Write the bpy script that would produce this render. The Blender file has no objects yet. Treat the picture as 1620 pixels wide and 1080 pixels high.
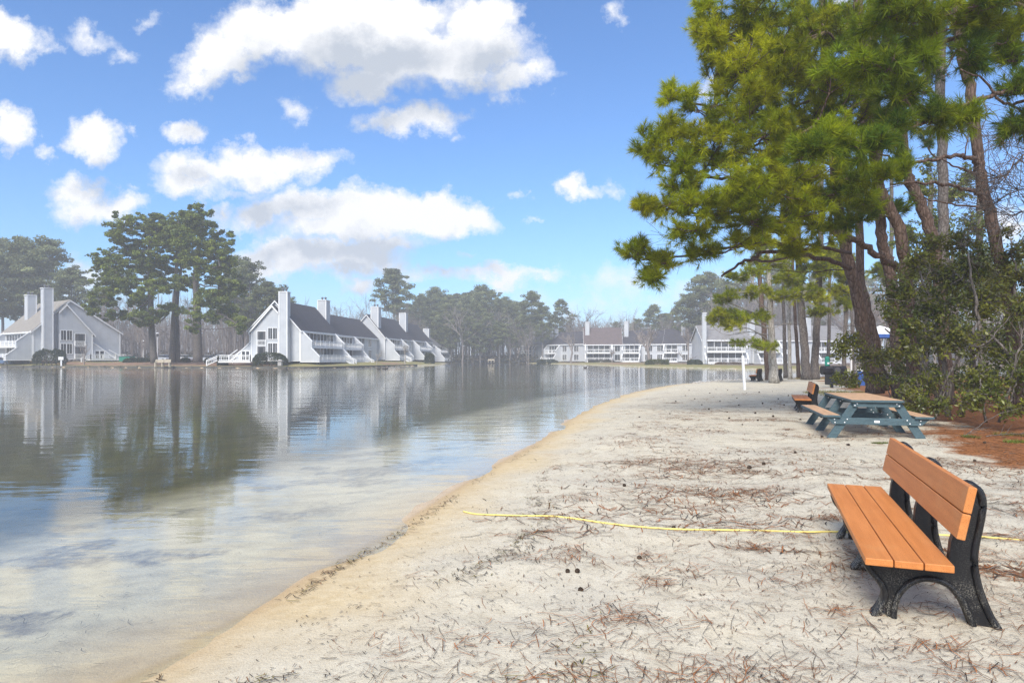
import bpy, bmesh, math, random
import numpy as np
from mathutils import Vector, Matrix

RNG = np.random.default_rng(7)
rnd = random.Random(11)
C = bpy.context.scene.collection

# ------------------------------------------------------------------ camera figures
F, HX, HY, EYE = 1050.0, 810.0, 567.0, 1.5
WATER_Z = -0.10
def gp(px, py, z=0.0):
    """a point on the horizontal plane z seen at a pixel of the 1620x1080 photograph"""
    Y = F * (EYE - z) / (py - HY)
    return ((px - HX) / F * Y, Y)
def ap(px, py, Y):
    """a point at depth Y"""
    return np.array([(px - HX) / F * Y, Y, EYE - (py - HY) / F * Y])

# ------------------------------------------------------------------ noise in numpy
def _hash(ix, iy, seed):
    h = (ix.astype(np.int64) * 374761393 + iy.astype(np.int64) * 668265263 + seed * 974634847) & 0xffffffff
    h = ((h ^ (h >> 13)) * 1274126177) & 0xffffffff
    return ((h ^ (h >> 16)) & 0xffff) / 65535.0
def vnoise(x, y, seed=0):
    ix, iy = np.floor(x), np.floor(y)
    fx, fy = x - ix, y - iy
    fx, fy = fx * fx * (3 - 2 * fx), fy * fy * (3 - 2 * fy)
    a, b = _hash(ix, iy, seed), _hash(ix + 1, iy, seed)
    c, d = _hash(ix, iy + 1, seed), _hash(ix + 1, iy + 1, seed)
    return (a * (1 - fx) + b * fx) * (1 - fy) + (c * (1 - fx) + d * fx) * fy
def fbm(x, y, seed=0, oct=4):
    s, amp, tot = 0, 1.0, 0
    for i in range(oct):
        s = s + amp * vnoise(x * 2 ** i, y * 2 ** i, seed + i * 17)
        tot += amp; amp *= .5
    return s / tot
def sstep(a, b, x):
    t = np.clip((x - a) / (b - a), 0, 1)
    return t * t * (3 - 2 * t)

# ------------------------------------------------------------------ objects
def tag(o, label=None, cat=None, group=None, kind=None):
    if label: o['label'] = label
    if cat: o['category'] = cat
    if group: o['group'] = group
    if kind: o['kind'] = kind
    return o
def empty(name, loc, label, cat, group=None, rz=0.0):
    o = bpy.data.objects.new(name, None)
    o.empty_display_size = .2
    C.objects.link(o)
    o.location = loc; o.rotation_euler = (0, 0, rz)
    return tag(o, label, cat, group)
def link(name, me, m=None, parent=None):
    if m is not None and not me.materials: me.materials.append(m)
    o = bpy.data.objects.new(name, me)
    C.objects.link(o)
    if parent is not None: o.parent = parent
    return o
def copy_thing(src, loc, rz=0.0, scale=1.0, label=None, group=None):
    def cp(o, par):
        c = o.copy(); C.objects.link(c)
        if par is not None: c.parent = par
        for ch in list(o.children): cp(ch, c)
        return c
    c = cp(src, None)
    c.location = loc; c.rotation_euler = (0, 0, rz)
    c.scale = (scale, scale, scale) if not isinstance(scale, tuple) else scale
    if label: c['label'] = label
    if group: c['group'] = group
    return c

def np_mesh(name, V, faces, smooth=False, attrs=None):
    """V (n,3); faces: list of int arrays (m,k)"""
    me = bpy.data.meshes.new(name)
    V = np.asarray(V, np.float32)
    me.vertices.add(len(V)); me.vertices.foreach_set('co', V.ravel())
    faces = [np.asarray(f, np.int32) for f in faces if len(f)]
    flat = np.concatenate([f.ravel() for f in faces])
    cnt = np.concatenate([np.full(len(f), f.shape[1], np.int32) for f in faces])
    st = np.concatenate([[0], np.cumsum(cnt)[:-1]]).astype(np.int32)
    me.loops.add(len(flat)); me.loops.foreach_set('vertex_index', flat)
    me.polygons.add(len(cnt)); me.polygons.foreach_set('loop_start', st)
    try: me.polygons.foreach_set('loop_total', cnt)
    except Exception: pass
    me.polygons.foreach_set('use_smooth', np.full(len(cnt), bool(smooth)))
    for k, a in (attrs or {}).items():
        a = np.asarray(a, np.float32)
        if a.ndim == 1:
            at = me.attributes.new(k, 'FLOAT', 'POINT'); at.data.foreach_set('value', a)
        else:
            at = me.attributes.new(k, 'FLOAT_COLOR', 'POINT')
            at.data.foreach_set('color', np.concatenate([a, np.ones((len(a), 1), np.float32)], 1).ravel())
    me.update(calc_edges=True)
    return me

class MB:
    """collects shapes into one mesh"""
    def __init__(s): s.v, s.f, s.n = [], {}, 0
    def add(s, V, faces):
        V = np.asarray(V, float)
        for f in faces:
            f = np.atleast_2d(np.asarray(f, np.int64))
            s.f.setdefault(f.shape[1], []).append(f + s.n)
        s.v.append(V); s.n += len(V)
    def box(s, lo, hi):
        x0, y0, z0 = lo; x1, y1, z1 = hi
        V = [(x0,y0,z0),(x1,y0,z0),(x1,y1,z0),(x0,y1,z0),(x0,y0,z1),(x1,y0,z1),(x1,y1,z1),(x0,y1,z1)]
        s.add(V, [[[0,3,2,1],[4,5,6,7],[0,1,5,4],[1,2,6,5],[2,3,7,6],[3,0,4,7]]])
    def bar(s, a, b, w, h, up=(0, 0, 1)):
        """a straight board from a to b, width w (sideways) and height h"""
        a, b = np.array(a, float), np.array(b, float)
        d = b - a; d /= np.linalg.norm(d)
        u = np.array(up, float); r = np.cross(d, u)
        if np.linalg.norm(r) < 1e-4: r = np.cross(d, (1, 0, 0))
        r /= np.linalg.norm(r); u = np.cross(r, d)
        V = []
        for p in (a, b):
            for i, j in ((-1,-1),(1,-1),(1,1),(-1,1)): V.append(p + r * w / 2 * i + u * h / 2 * j)
        s.add(V, [[[0,1,2,3],[7,6,5,4],[0,4,5,1],[1,5,6,2],[2,6,7,3],[3,7,4,0]]])
    def prism(s, poly, fn, u0, u1):
        """a flat outline poly [(a,b)] swept from u0 to u1; fn(u,a,b) gives the point"""
        n = len(poly)
        V = [fn(u0, a, b) for a, b in poly] + [fn(u1, a, b) for a, b in poly]
        s.add(V, [np.array([[i, (i+1) % n, (i+1) % n + n, i + n] for i in range(n)]),
                  np.array([list(range(n))[::-1]]), np.array([list(range(n, 2*n))])])
    def tube(s, P, R, n=6, cap=True):
        P = np.asarray(P, float); m = len(P)
        R = np.broadcast_to(np.asarray(R, float), (m,)) if np.ndim(R) < 2 else R
        T = np.gradient(P, axis=0); T /= np.linalg.norm(T, axis=1)[:, None] + 1e-12
        ref = np.array([0, 0, 1.0]) if abs(T[0, 2]) < .9 else np.array([1.0, 0, 0])
        A = np.cross(T, ref); A /= np.linalg.norm(A, axis=1)[:, None] + 1e-9
        B = np.cross(T, A)
        th = np.arange(n) * 2 * math.pi / n
        V = P[:, None] + (A[:, None] * np.cos(th)[None, :, None] + B[:, None] * np.sin(th)[None, :, None]) * R[:, None, None]
        i = np.arange(m - 1)[:, None] * n; j = np.arange(n)[None]; k = (j + 1) % n
        Q = np.stack([i + j, i + k, i + n + k, i + n + j], -1).reshape(-1, 4)
        fs = [Q]
        if cap and n > 2: fs += [np.arange(n)[::-1][None], (np.arange(n) + (m - 1) * n)[None]]
        s.add(V.reshape(-1, 3), fs)
    def lathe(s, prof, n=16, c=(0, 0, 0)):
        th = np.arange(n) * 2 * math.pi / n
        V = np.array([[(r*math.cos(t)+c[0], r*math.sin(t)+c[1], z+c[2]) for t in th] for r, z in prof]).reshape(-1, 3)
        m = len(prof); i = np.arange(m-1)[:, None]*n; j = np.arange(n)[None]; k = (j+1) % n
        s.add(V, [np.stack([i+j, i+k, i+n+k, i+n+j], -1).reshape(-1, 4), np.arange(n)[::-1][None], (np.arange(n)+(m-1)*n)[None]])
    def arrays(s):
        return np.concatenate(s.v), [np.concatenate(v) for v in s.f.values()]
    def mesh(s, name, smooth=False, fix=True, bevel=0.0):
        V, fs = s.arrays()
        me = np_mesh(name, V, fs, smooth)
        if fix or bevel:
            bm = bmesh.new(); bm.from_mesh(me)
            if fix: bmesh.ops.recalc_face_normals(bm, faces=bm.faces[:])
            if bevel:
                es = [e for e in bm.edges if len(e.link_faces) == 2 and e.calc_face_angle(0) > .6]
                bmesh.ops.bevel(bm, geom=es, offset=bevel, segments=2, affect='EDGES', profile=.5)
            bm.to_mesh(me); bm.free()
        return me
    def build(s, name, m, parent=None, smooth=False, fix=True, bevel=0.0):
        return link(name, s.mesh(name, smooth, fix, bevel), m, parent)

def catmull(P, k=8):
    P = np.asarray(P, float)
    Q = np.vstack([2*P[0]-P[1], P, 2*P[-1]-P[-2]])
    out = []
    for i in range(1, len(Q) - 2):
        t = np.linspace(0, 1, k, endpoint=False)[:, None]
        a, b, c, d = Q[i-1], Q[i], Q[i+1], Q[i+2]
        out.append(.5*((2*b)+(c-a)*t+(2*a-5*b+4*c-d)*t**2+(3*b-a-3*c+d)*t**3))
    out.append(P[-1:])
    return np.vstack(out)

# ------------------------------------------------------------------ materials
class NT:
    def __init__(s, t): s.t = t; t.nodes.clear()
    def n(s, typ, **kw):
        nd = s.t.nodes.new(typ)
        for k, v in kw.items():
            if hasattr(nd, k) and not k.startswith('i_'): setattr(nd, k, v)
        return nd
    def l(s, a, b): s.t.links.new(a, b)
    def val(s, sock, v):
        if isinstance(v, bpy.types.NodeSocket): s.l(v, sock)
        else: sock.default_value = v
    def math(s, op, a, b=0.0, c=None, clamp=False):
        nd = s.n('ShaderNodeMath', operation=op); nd.use_clamp = clamp
        s.val(nd.inputs[0], a); s.val(nd.inputs[1], b)
        if c is not None: s.val(nd.inputs[2], c)
        return nd.outputs[0]
    def mix(s, f, a, b, mode='MIX'):
        nd = s.n('ShaderNodeMix', data_type='RGBA', blend_type=mode)
        s.val(nd.inputs[0], f); s.val(nd.inputs[6], a); s.val(nd.inputs[7], b)
        return nd.outputs[2]
    def noise(s, vec, scale, detail=4, rough=.55, dist=0.0):
        nd = s.n('ShaderNodeTexNoise')
        if vec is not None: s.l(vec, nd.inputs['Vector'])
        nd.inputs['Scale'].default_value = scale; nd.inputs['Detail'].default_value = detail
        nd.inputs['Roughness'].default_value = rough; nd.inputs['Distortion'].default_value = dist
        return nd.outputs['Fac']
    def ramp(s, f, a, b, lo=0.0, hi=1.0):
        nd = s.n('ShaderNodeMapRange', clamp=True)
        s.val(nd.inputs[0], f); nd.inputs[1].default_value = a; nd.inputs[2].default_value = b
        nd.inputs[3].default_value = lo; nd.inputs[4].default_value = hi
        return nd.outputs[0]
    def obj(s, scale=(1, 1, 1)):
        tc = s.n('ShaderNodeTexCoord')
        if scale == (1, 1, 1): return tc.outputs['Object']
        mp = s.n('ShaderNodeMapping'); mp.inputs['Scale'].default_value = scale
        s.l(tc.outputs['Object'], mp.inputs['Vector']); return mp.outputs[0]
    def attr(s, name, out='Fac'):
        nd = s.n('ShaderNodeAttribute'); nd.attribute_name = name
        return nd.outputs[out]
    def bump(s, h, strength, dist=.02):
        nd = s.n('ShaderNodeBump'); s.val(nd.inputs['Strength'], strength)
        nd.inputs['Distance'].default_value = dist; s.l(h, nd.inputs['Height'])
        return nd.outputs[0]
    def out(s, sh, vol=None):
        o = s.n('ShaderNodeOutputMaterial'); 
        if sh is not None: s.l(sh, o.inputs['Surface'])
        if vol is not None: s.l(vol, o.inputs['Volume'])
    def pbr(s, col, rough=.7, spec=.3, normal=None, metal=0.0):
        b = s.n('ShaderNodeBsdfPrincipled')
        s.val(b.inputs['Base Color'], col); s.val(b.inputs['Roughness'], rough)
        s.val(b.inputs['Specular IOR Level'], spec); b.inputs['Metallic'].default_value = metal
        if normal is not None: s.l(normal, b.inputs['Normal'])
        return b.outputs[0]
def newmat(name):
    m = bpy.data.materials.new(name); m.use_nodes = True
    return m, NT(m.node_tree)
def c4(c): return (c[0], c[1], c[2], 1.0)
def mul(c, k): return c4([min(1, x * k) for x in c[:3]])
def mat(name, col, rough=.7, var=.12, scale=3.0, bump=0.0, bscale=30.0, spec=.3, stretch=(1, 1, 1), metal=0.0, speck=None):
    m, t = newmat(name)
    v = t.obj(stretch)
    n1 = t.noise(v, scale, 5, .6)
    cc = t.mix(t.ramp(n1, .25, .75), mul(col, 1 - var), mul(col, 1 + var))
    if speck:
        scol, sscale, lo, hi = speck
        cc = t.mix(t.ramp(t.noise(v, sscale, 3, .6), lo, hi), cc, c4(scol))
    nm = None
    if bump: nm = t.bump(t.noise(v, bscale, 4, .6), bump)
    t.out(t.pbr(cc, rough, spec, nm, metal))
    return m
def leafmat(name, trans=.35, rough=.5, spec=.25, gain=1.0):
    m, t = newmat(name)
    col = t.attr('tint', 'Color')
    if gain != 1.0: col = t.mix(1.0, col, (gain, gain, gain, 1), 'MULTIPLY')
    p = t.pbr(col, rough, spec)
    tr = t.n('ShaderNodeBsdfTranslucent'); t.l(col, tr.inputs['Color'])
    mx = t.n('ShaderNodeMixShader'); mx.inputs[0].default_value = trans
    t.l(p, mx.inputs[1]); t.l(tr.outputs[0], mx.inputs[2])
    t.out(mx.outputs[0])
    return m
def barkmat(name, col, col2, scale=6.0, bump=.8):
    m, t = newmat(name)
    v = t.obj((1, 1, .28))
    vo = t.n('ShaderNodeTexVoronoi', feature='DISTANCE_TO_EDGE'); t.l(v, vo.inputs['Vector']); vo.inputs['Scale'].default_value = scale * 1.7
    n2 = t.noise(v, scale * 2, 6, .65, .4)
    plates = t.ramp(vo.outputs['Distance'], .0, .22)
    h = t.math('MULTIPLY', plates, n2)
    cc = t.mix(t.ramp(n2, .3, .72), c4(col), c4(col2))
    cc = t.mix(t.ramp(plates, 0, .6, .75, 0), cc, mul(col, .45))
    t.out(t.pbr(cc, .9, .15, t.bump(h, bump, .04)))
    return m
M = {}
M['white'] = mat('white_paint', (.80, .80, .80), .55, .05, 1.2)
M['siding'], t = newmat('grey_siding')
v = t.obj()
wv = t.n('ShaderNodeTexWave', wave_type='BANDS', bands_direction='X', wave_profile='SAW'); wv.inputs['Scale'].default_value = 1.1
t.l(t.obj((1, 1, .0)), wv.inputs['Vector'])
cc = t.mix(t.ramp(t.noise(v, .7, 5, .6), .3, .7), c4((.47, .49, .52)), c4((.56, .575, .60)))
cc = t.mix(t.ramp(t.noise(t.obj((9, 9, .25)), 1.0, 3, .5), .45, .75, 0, .35), cc, c4((.40, .415, .44)))
t.out(t.pbr(cc, .8, .2, t.bump(wv.outputs['Fac'], .25, .02)))
M['roof_dark'] = mat('dark_shingle', (.05, .047, .058), .9, .3, 1.5, .4, 9)
M['roof_grey'] = mat('grey_shingle', (.22, .21, .21), .9, .2, 1.5, .4, 9)
M['roof_tan'] = mat('tan_shingle', (.27, .245, .215), .9, .2, 1.5, .4, 9)
M['roof_red'] = mat('brown_red_shingle', (.125, .095, .093), .9, .25, 1.5, .4, 9)
M['glass'], t = newmat('dark_window')
t.out(t.pbr(t.mix(t.ramp(t.noise(t.obj(), .6, 2), .35, .65), c4((.012, .014, .017)), c4((.06, .065, .075))), .08, .5))
M['dark'] = mat('deck_shade', (.09, .09, .10), .8, .3, 2)  # dark tone for piers and posts, and shade painted into recesses and gaps
M['metal_cap'] = mat('flue_metal', (.12, .12, .13), .5, .2, 4)
M['orange'], t = newmat('orange_recycled_plank')
v = t.obj((.6, 8, 8))
cc = t.mix(t.ramp(t.noise(v, 3, 5, .6), .3, .7), c4((.53, .185, .047)), c4((.66, .25, .072)))
cc = t.mix(t.ramp(t.noise(t.obj(), 230, 2, .5), .57, .68, 0, .85), cc, c4((.30, .10, .03)))
cc = t.mix(t.ramp(t.noise(t.obj(), 5, 5, .6), .55, .8, 0, .35), cc, c4((.62, .33, .14)))
t.out(t.pbr(cc, .55, .35, t.bump(t.noise(t.obj(), 140, 3, .6), .15, .004)))
M['black'], t = newmat('black_recycled_plastic')
tc = t.obj()
sx = t.n('ShaderNodeSeparateXYZ'); t.l(tc, sx.inputs[0])
low = t.ramp(sx.outputs[2], .0, .30, .8, .06)
sandm = t.math('MULTIPLY', t.ramp(t.noise(tc, 7, 4, .6), .42, .62), t.ramp(t.noise(tc, 150, 2, .5), .50, .62))
sandm = t.math('MULTIPLY', sandm, low)
cc = t.mix(sandm, c4((.010, .010, .012)), c4((.50, .47, .40)))
t.out(t.pbr(cc, .42, .4, t.bump(t.noise(tc, 90, 3, .6), .25, .004)))
M['blacksteel'] = mat('black_grill_steel', (.022, .022, .026), .55, .3, 6, .1, 60)
M['teal'] = mat('blue_green_plank', (.065, .108, .126), .6, .3, 4, .25, 60, .3, (2, 9, 9), speck=((.30, .37, .40), 45, .60, .78))
M['tan'] = mat('tan_plank', (.58, .36, .21), .6, .2, 3, .15, 80, .3, (8, .7, 8), speck=((.36, .2, .1), 90, .6, .75))
M['palewood'] = mat('pale_wood', (.50, .44, .34), .8, .15, 3)
M['timber'] = mat('weathered_timber', (.10, .095, .085), .9, .3, 2, .4, 12)
M['yellow'] = mat('yellow_hose', (.74, .62, .20), .5, .15, 6)
M['green_plastic'] = mat('green_plastic', (.02, .22, .16), .4, .1, 3)
M['blue_tarp'] = mat('blue_tarp', (.05, .13, .42), .55, .2, 3)
M['bark'] = barkmat('pine_bark', (.11, .068, .052), (.23, .165, .135), 7.0, 1.0)
M['bark_grey'] = barkmat('grey_bark', (.12, .10, .088), (.25, .22, .20), 7.0, .8)
M['bark_pale'] = barkmat('pale_bark', (.32, .29, .25), (.52, .49, .45), 5.0, .5)
M['bark_far'] = mat('far_bark', (.20, .185, .18), .9, .25, 1.5)
M['twig'] = mat('bare_twig', (.24, .205, .19), .9, .25, 1.0)
M['needles'] = leafmat('pine_needles', .38, .6, .1)
M['leaves'] = leafmat('evergreen_leaves', .25, .35, .4)
M['farleaf'] = leafmat('far_needles', .25, .7, .1)
M['litter'] = leafmat('fallen_needles', .0, .8, .1)
M['cone'] = mat('pine_cone', (.065, .045, .032), .8, .4, 30)
M['stone'] = mat('pale_pebble', (.42, .40, .38), .8, .25, 9)
# ================================================================== lake outline, terrain
def wp(px, py): return gp(px, py, WATER_Z)
beach_px = [(180,1080),(300,1012),(400,965),(500,905),(620,838),(700,788),(780,738),(850,700),(900,665),(950,637),(1000,621),(1060,609.5),(1120,604),(1170,601.5),(1205,600)]
beach = [(-16,-14),(-7.5,-4.5),(-4.0,-.3)] + [wp(*p) for p in beach_px] + [(22.5,53.5),(27,57),(34,58),(48,56),(70,60)]
far_r = [(92,78),(74,96)] + [wp(*p) for p in [(1330,585),(1180,583.6),(1100,582.2),(1010,579.8),(930,577),(870,575.2),(800,574.2),(745,574.2),(712,574.6)]]
tip = [wp(*p) for p in [(700,575.6),(698,577.0),(660,578.4),(600,580),(540,581.6),(490,582.6),(430,582.2),(330,581.9),(200,581.4),(90,580.8),(0,580.4)]]
left = [(-132,128),(-170,100),(-170,-60),(-60,-40)]
def closed(P): return catmull(np.array(P + [P[0]], float), 10)[:-1]
SHORE = closed(beach + far_r + tip + left)
def shore_dist(x, y):
    """signed distance to the shoreline, positive on land"""
    x, y = np.asarray(x, float).ravel(), np.asarray(y, float).ravel()
    P = SHORE; Q = np.roll(P, -1, 0); D = Q - P; L2 = (D ** 2).sum(1) + 1e-12
    out = np.empty(len(x))
    for s in range(0, len(x), 20000):
        a, b = x[s:s+20000, None], y[s:s+20000, None]
        t = np.clip(((a - P[:, 0]) * D[:, 0] + (b - P[:, 1]) * D[:, 1]) / L2, 0, 1)
        d = np.sqrt(((a - P[:, 0] - t * D[:, 0]) ** 2 + (b - P[:, 1] - t * D[:, 1]) ** 2).min(1))
        up = (P[:, 1] <= b) != (Q[:, 1] <= b)
        xi = P[:, 0] + (b - P[:, 1]) / np.where(np.abs(D[:, 1]) < 1e-9, 1e-9, D[:, 1]) * D[:, 0]
        ins = ((up & (xi > a)).sum(1) % 2) == 1
        out[s:s+20000] = np.where(ins, -d, d)
    return out
def is_beach(x, y): return (y < 66) & (x > -30 - 0 * y) & ~((x < -20) & (y > 30))
def lumps(x, y):
    n = (fbm(x * 2.3, y * 2.3, 3, 3) - .5) * .05 + (fbm(x * 7, y * 7, 9, 2) - .5) * .018 + (fbm(x * .5, y * .5, 5, 2) - .5) * .10
    return n
def ground_z(x, y, sd=None):
    x, y = np.asarray(x, float).ravel(), np.asarray(y, float).ravel()
    if sd is None: sd = shore_dist(x, y)
    b = is_beach(x, y)
    zb = np.where(sd > 0, WATER_Z + .105 * sstep(0, 1.9, sd) + .012 * np.clip(sd, 0, .4) / .4, WATER_Z + sd * .055 - .02 * sstep(0, -.6, sd) * 1)
    zb = np.where(sd <= 0, np.maximum(WATER_Z + sd * .06, WATER_Z - 1.5), zb)
    zb = zb + .25 * sstep(14, 30, sd) + lumps(x, y) * sstep(.15, 1.4, sd) * (1 - .5 * sstep(30, 60, y))
    zb = zb + (fbm(x * .9, y * .9, 13, 3) - .5) * .035 * np.exp(-(sd / 1.1) ** 2)
    zb = zb + lumps(x, y) * .5 * sstep(-.3, -2.5, sd)
    rise = np.where(x < -15, .62, .10 + .15 * sstep(150, 190, y))
    zl = np.where(sd > 0, WATER_Z + .30 * sstep(0, .25, sd) * np.where(x < -12, 1, .7) + rise * sstep(.5, 11, sd), WATER_Z + np.maximum(sd * .5, -1.5))
    zl = zl + (fbm(x * .2, y * .2, 8, 3) - .5) * .25 * sstep(2, 8, sd)
    return np.where(b, zb, zl)
def gz(x, y): return float(ground_z([x], [y])[0])

# polar sheet of ground
rings = [.35]
while rings[-1] < 5: rings.append(rings[-1] * 1.0135)
while rings[-1] < 60: rings.append(rings[-1] * 1.013)
while rings[-1] < 330: rings.append(rings[-1] * 1.016)
while rings[-1] < 1500: rings.append(rings[-1] * 1.06)
rings = np.array(rings)
ang = np.concatenate([np.linspace(-46, 46, 431), np.linspace(46, 314, 90)[1:-1]]) * math.pi / 180
nr, na = len(rings), len(ang)
X = (rings[:, None] * np.sin(ang)[None]).ravel(); Yy = (rings[:, None] * np.cos(ang)[None]).ravel()
SD = shore_dist(X, Yy)
Z = ground_z(X, Yy, SD)
Z = np.where(np.hypot(X, Yy) > 340, np.maximum(Z, .5), Z)
bm_ = is_beach(X, Yy)
nz1 = fbm(X * .6, Yy * .6, 21, 4); nz2 = fbm(X * 1.6, Yy * 1.6, 33, 4)
# pine straw: a bed under the shrubs on the right, and a thinner scatter
sb = (X - (7.2 + (Yy - 10.3) * .40))
straw = sstep(-.9, .9, sb + (nz1 - .5) * 3.4 + (nz2 - .5) * 1.2) * sstep(6.5, 9.5, Yy + (nz1 - .5) * 2) * bm_
straw = np.maximum(straw, sstep(0, 3, SD - 11 + (nz1 - .5) * 6) * sstep(20, 24, Yy) * bm_ * sstep(-1.5, 1.5, X - 13.5 - (Yy - 24) * .36 + (nz1 - .5) * 5))
wet = np.exp(-np.clip(SD, 0, None) / .15) * bm_
yel = sstep(1.35, .0, SD + (nz1 - .5) * 1.5 + (nz2 - .5) * .8) * bm_
lawn = (~bm_) * sstep(-.1, .3, SD)
floor_ = (~bm_) * sstep(0, 1, np.where(X < -12, SD - 22, SD - 14) / 12 + (nz1 - .5) * 1.5)
leafy = sstep(.5, .62, fbm(X * .12, Yy * .12, 61, 3)) * lawn * sstep(1.5, 4, SD)
leafy = np.maximum(leafy, lawn * ((X < -40) & (X > -78)) * sstep(1.0, 3.0, SD))
muck_absorb = sstep(2.5, 4.9, -SD) * bm_ + (~bm_) * (SD < 0)  # outward darkening: silt, with the water's light absorption put into its colour
patch = sstep(.535, .62, fbm(X * 1.5, Yy * 2.1, 44, 4)) * sstep(-.4, -1.4, SD) * bm_
i = np.arange(nr - 1)[:, None] * na; j = np.arange(na)[None]; k = (j + 1) % na
Q = np.stack([i + j, i + na + j, i + na + k, i + k], -1).reshape(-1, 4)
V = np.stack([X, Yy, Z], 1)
V = np.vstack([V, [[0, 0, float(Z[:na].mean())]]])
fan = np.stack([np.arange(na), (np.arange(na) + 1) % na, np.full(na, nr * na)], -1)
ext = lambda a: np.concatenate([np.asarray(a, float), [float(np.mean(a[:na]))]])
gm = np_mesh('ground', V, [Q, fan], True, {'straw': ext(straw), 'wet': ext(wet), 'yel': ext(yel), 'lawn': ext(lawn), 'woodfloor': ext(floor_), 'leafy': ext(leafy), 'muck_absorb': ext(muck_absorb), 'patch': ext(patch), 'sdist': ext(SD)})
m, t = newmat('ground')
o = t.obj()
fine = t.noise(o, 55, 5, .7); mid = t.noise(o, 4.5, 6, .65); big = t.noise(o, .7, 5, .6)
dry = t.mix(t.ramp(mid, .3, .7), c4((.54, .475, .355)), c4((.66, .60, .475)))
dry = t.mix(t.ramp(big, .42, .68, 0, .55), dry, c4((.47, .435, .365)))
dry = t.mix(t.ramp(t.noise(o, 150, 3, .65), .57, .68, 0, .8), dry, c4((.20, .16, .13)))
dry = t.mix(t.ramp(t.noise(o, 70, 3, .7), .61, .68, 0, .75), dry, c4((.15, .105, .075)))
dry = t.mix(t.ramp(t.noise(o, 60, 3, .7), .30, .42, .5, 0), dry, c4((.74, .69, .58)))
dry = t.mix(t.ramp(t.noise(o, 26, 4, .7), .60, .74, 0, .45), dry, c4((.27, .225, .19)))
ylw = t.mix(t.ramp(t.noise(o, 9, 6, .75), .32, .68), c4((.52, .385, .20)), c4((.66, .53, .33)))
sand = t.mix(t.math('MULTIPLY', t.attr('yel'), .85), dry, ylw)
sand = t.mix(t.math('MULTIPLY', t.attr('wet'), .9, clamp=True), sand, c4((.47, .325, .17)))
st = t.mix(t.ramp(t.noise(t.obj((1, 1, 1)), 30, 4, .7), .35, .65), c4((.16, .062, .022)), c4((.40, .16, .055)))
st = t.mix(t.ramp(t.noise(o, 6, 4, .6), .5, .75, 0, .5), st, c4((.13, .07, .035)))
smask = t.ramp(t.math('ADD', t.attr('straw'), t.math('MULTIPLY', t.math('SUBTRACT', t.noise(o, 3.5, 6, .75), .5), 1.6)), .35, .85)
smask = t.math('MULTIPLY', smask, t.ramp(t.attr('straw'), .02, .25))
cc = t.mix(smask, sand, st)
lw = t.mix(t.ramp(t.noise(o, .5, 6, .65), .35, .65), c4((.30, .24, .10)), c4((.21, .21, .075)))
lw = t.mix(t.attr('leafy'), lw, t.mix(t.ramp(t.noise(o, 1.5, 5, .7), .35, .65), c4((.19, .095, .06)), c4((.36, .24, .16))))
lw = t.mix(t.attr('woodfloor'), lw, t.mix(t.ramp(t.noise(o, .8, 6, .7), .35, .65), c4((.12, .09, .07)), c4((.23, .17, .13))))
cc = t.mix(t.attr('lawn'), cc, lw)
bed = t.mix(t.ramp(t.noise(t.obj((1, 1.6, 1)), 2.4, 6, .65), .4, .68), c4((.60, .53, .42)), c4((.42, .37, .30)))
bed = t.mix(t.math('MULTIPLY', t.attr('patch'), t.ramp(t.noise(o, 9, 4, .7), .3, .6)), bed, c4((.25, .225, .21)))
bed = t.mix(t.ramp(t.noise(o, 45, 4, .7), .58, .72, 0, .6), bed, c4((.18, .14, .10)))
silt_absorb = t.mix(t.ramp(t.noise(o, .9, 6, .65), .35, .65), c4((.040, .032, .007)), c4((.11, .082, .017)))  # olive silt colour that also carries the light lost in deeper water
bed = t.mix(t.ramp(t.math('ADD', t.attr('muck_absorb'), t.math('MULTIPLY', t.math('SUBTRACT', t.noise(o, .55, 5, .65), .5), .9)), .15, .95), bed, silt_absorb)
bed = t.mix(t.ramp(t.attr('sdist'), -.9, -.1, 0, .55), bed, c4((.56, .37, .19)))
cc = t.mix(t.ramp(t.attr('sdist'), -.06, .02), bed, cc)
rough = t.ramp(t.attr('wet'), .3, 1, .92, .45)
hgt = t.math('ADD', t.math('MULTIPLY', mid, .6), t.math('MULTIPLY', fine, .25))
t.out(t.pbr(cc, rough, .2, t.bump(hgt, .55, .05)))
gm.materials.append(m)
tag(link('ground', gm), 'sandy beach, lake bed and lake banks as one sheet of ground', None, None, 'structure')

# ------------------------------------------------------------------ water
m, t = newmat('lake_water')
n1 = t.noise(t.obj((.42, 1.7, 1)), 1.6, 3, .5, .35)
n2 = t.noise(t.obj((.7, 2.0, 1)), 5.5, 3, .55, .3)
n3 = t.noise(t.obj((.25, .8, 1)), .9, 2, .5)
wind = t.ramp(t.noise(t.obj((.012, .035, 1)), 1.0, 3, .55), .38, .62, .5, 1.3)
wsep = t.n('ShaderNodeSeparateXYZ'); t.l(t.obj(), wsep.inputs[0])
wind = t.math('MULTIPLY', wind, t.ramp(wsep.outputs[1], 18, 75, .85, 2.2))   # the open lake is more ruffled than the sheltered beach side
h = t.math('ADD', t.math('ADD', t.math('MULTIPLY', n1, .0100), t.math('MULTIPLY', n2, .0011)), t.math('MULTIPLY', n3, .010))
b = t.n('ShaderNodeBump'); b.inputs['Distance'].default_value = 1.0
t.l(h, b.inputs['Height']); t.l(wind, b.inputs['Strength'])
WB = b
fr = t.n('ShaderNodeFresnel'); gm_ = t.n('ShaderNodeNewGeometry'); t.l(t.ramp(gm_.outputs['Backfacing'], 0, 1, 1.33, 1 / 1.33), fr.inputs['IOR']); t.l(b.outputs[0], fr.inputs['Normal'])
gl = t.n('ShaderNodeBsdfGlossy'); gl.inputs['Roughness'].default_value = .03; gl.inputs['Color'].default_value = (1, 1, 1, 1)
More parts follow.
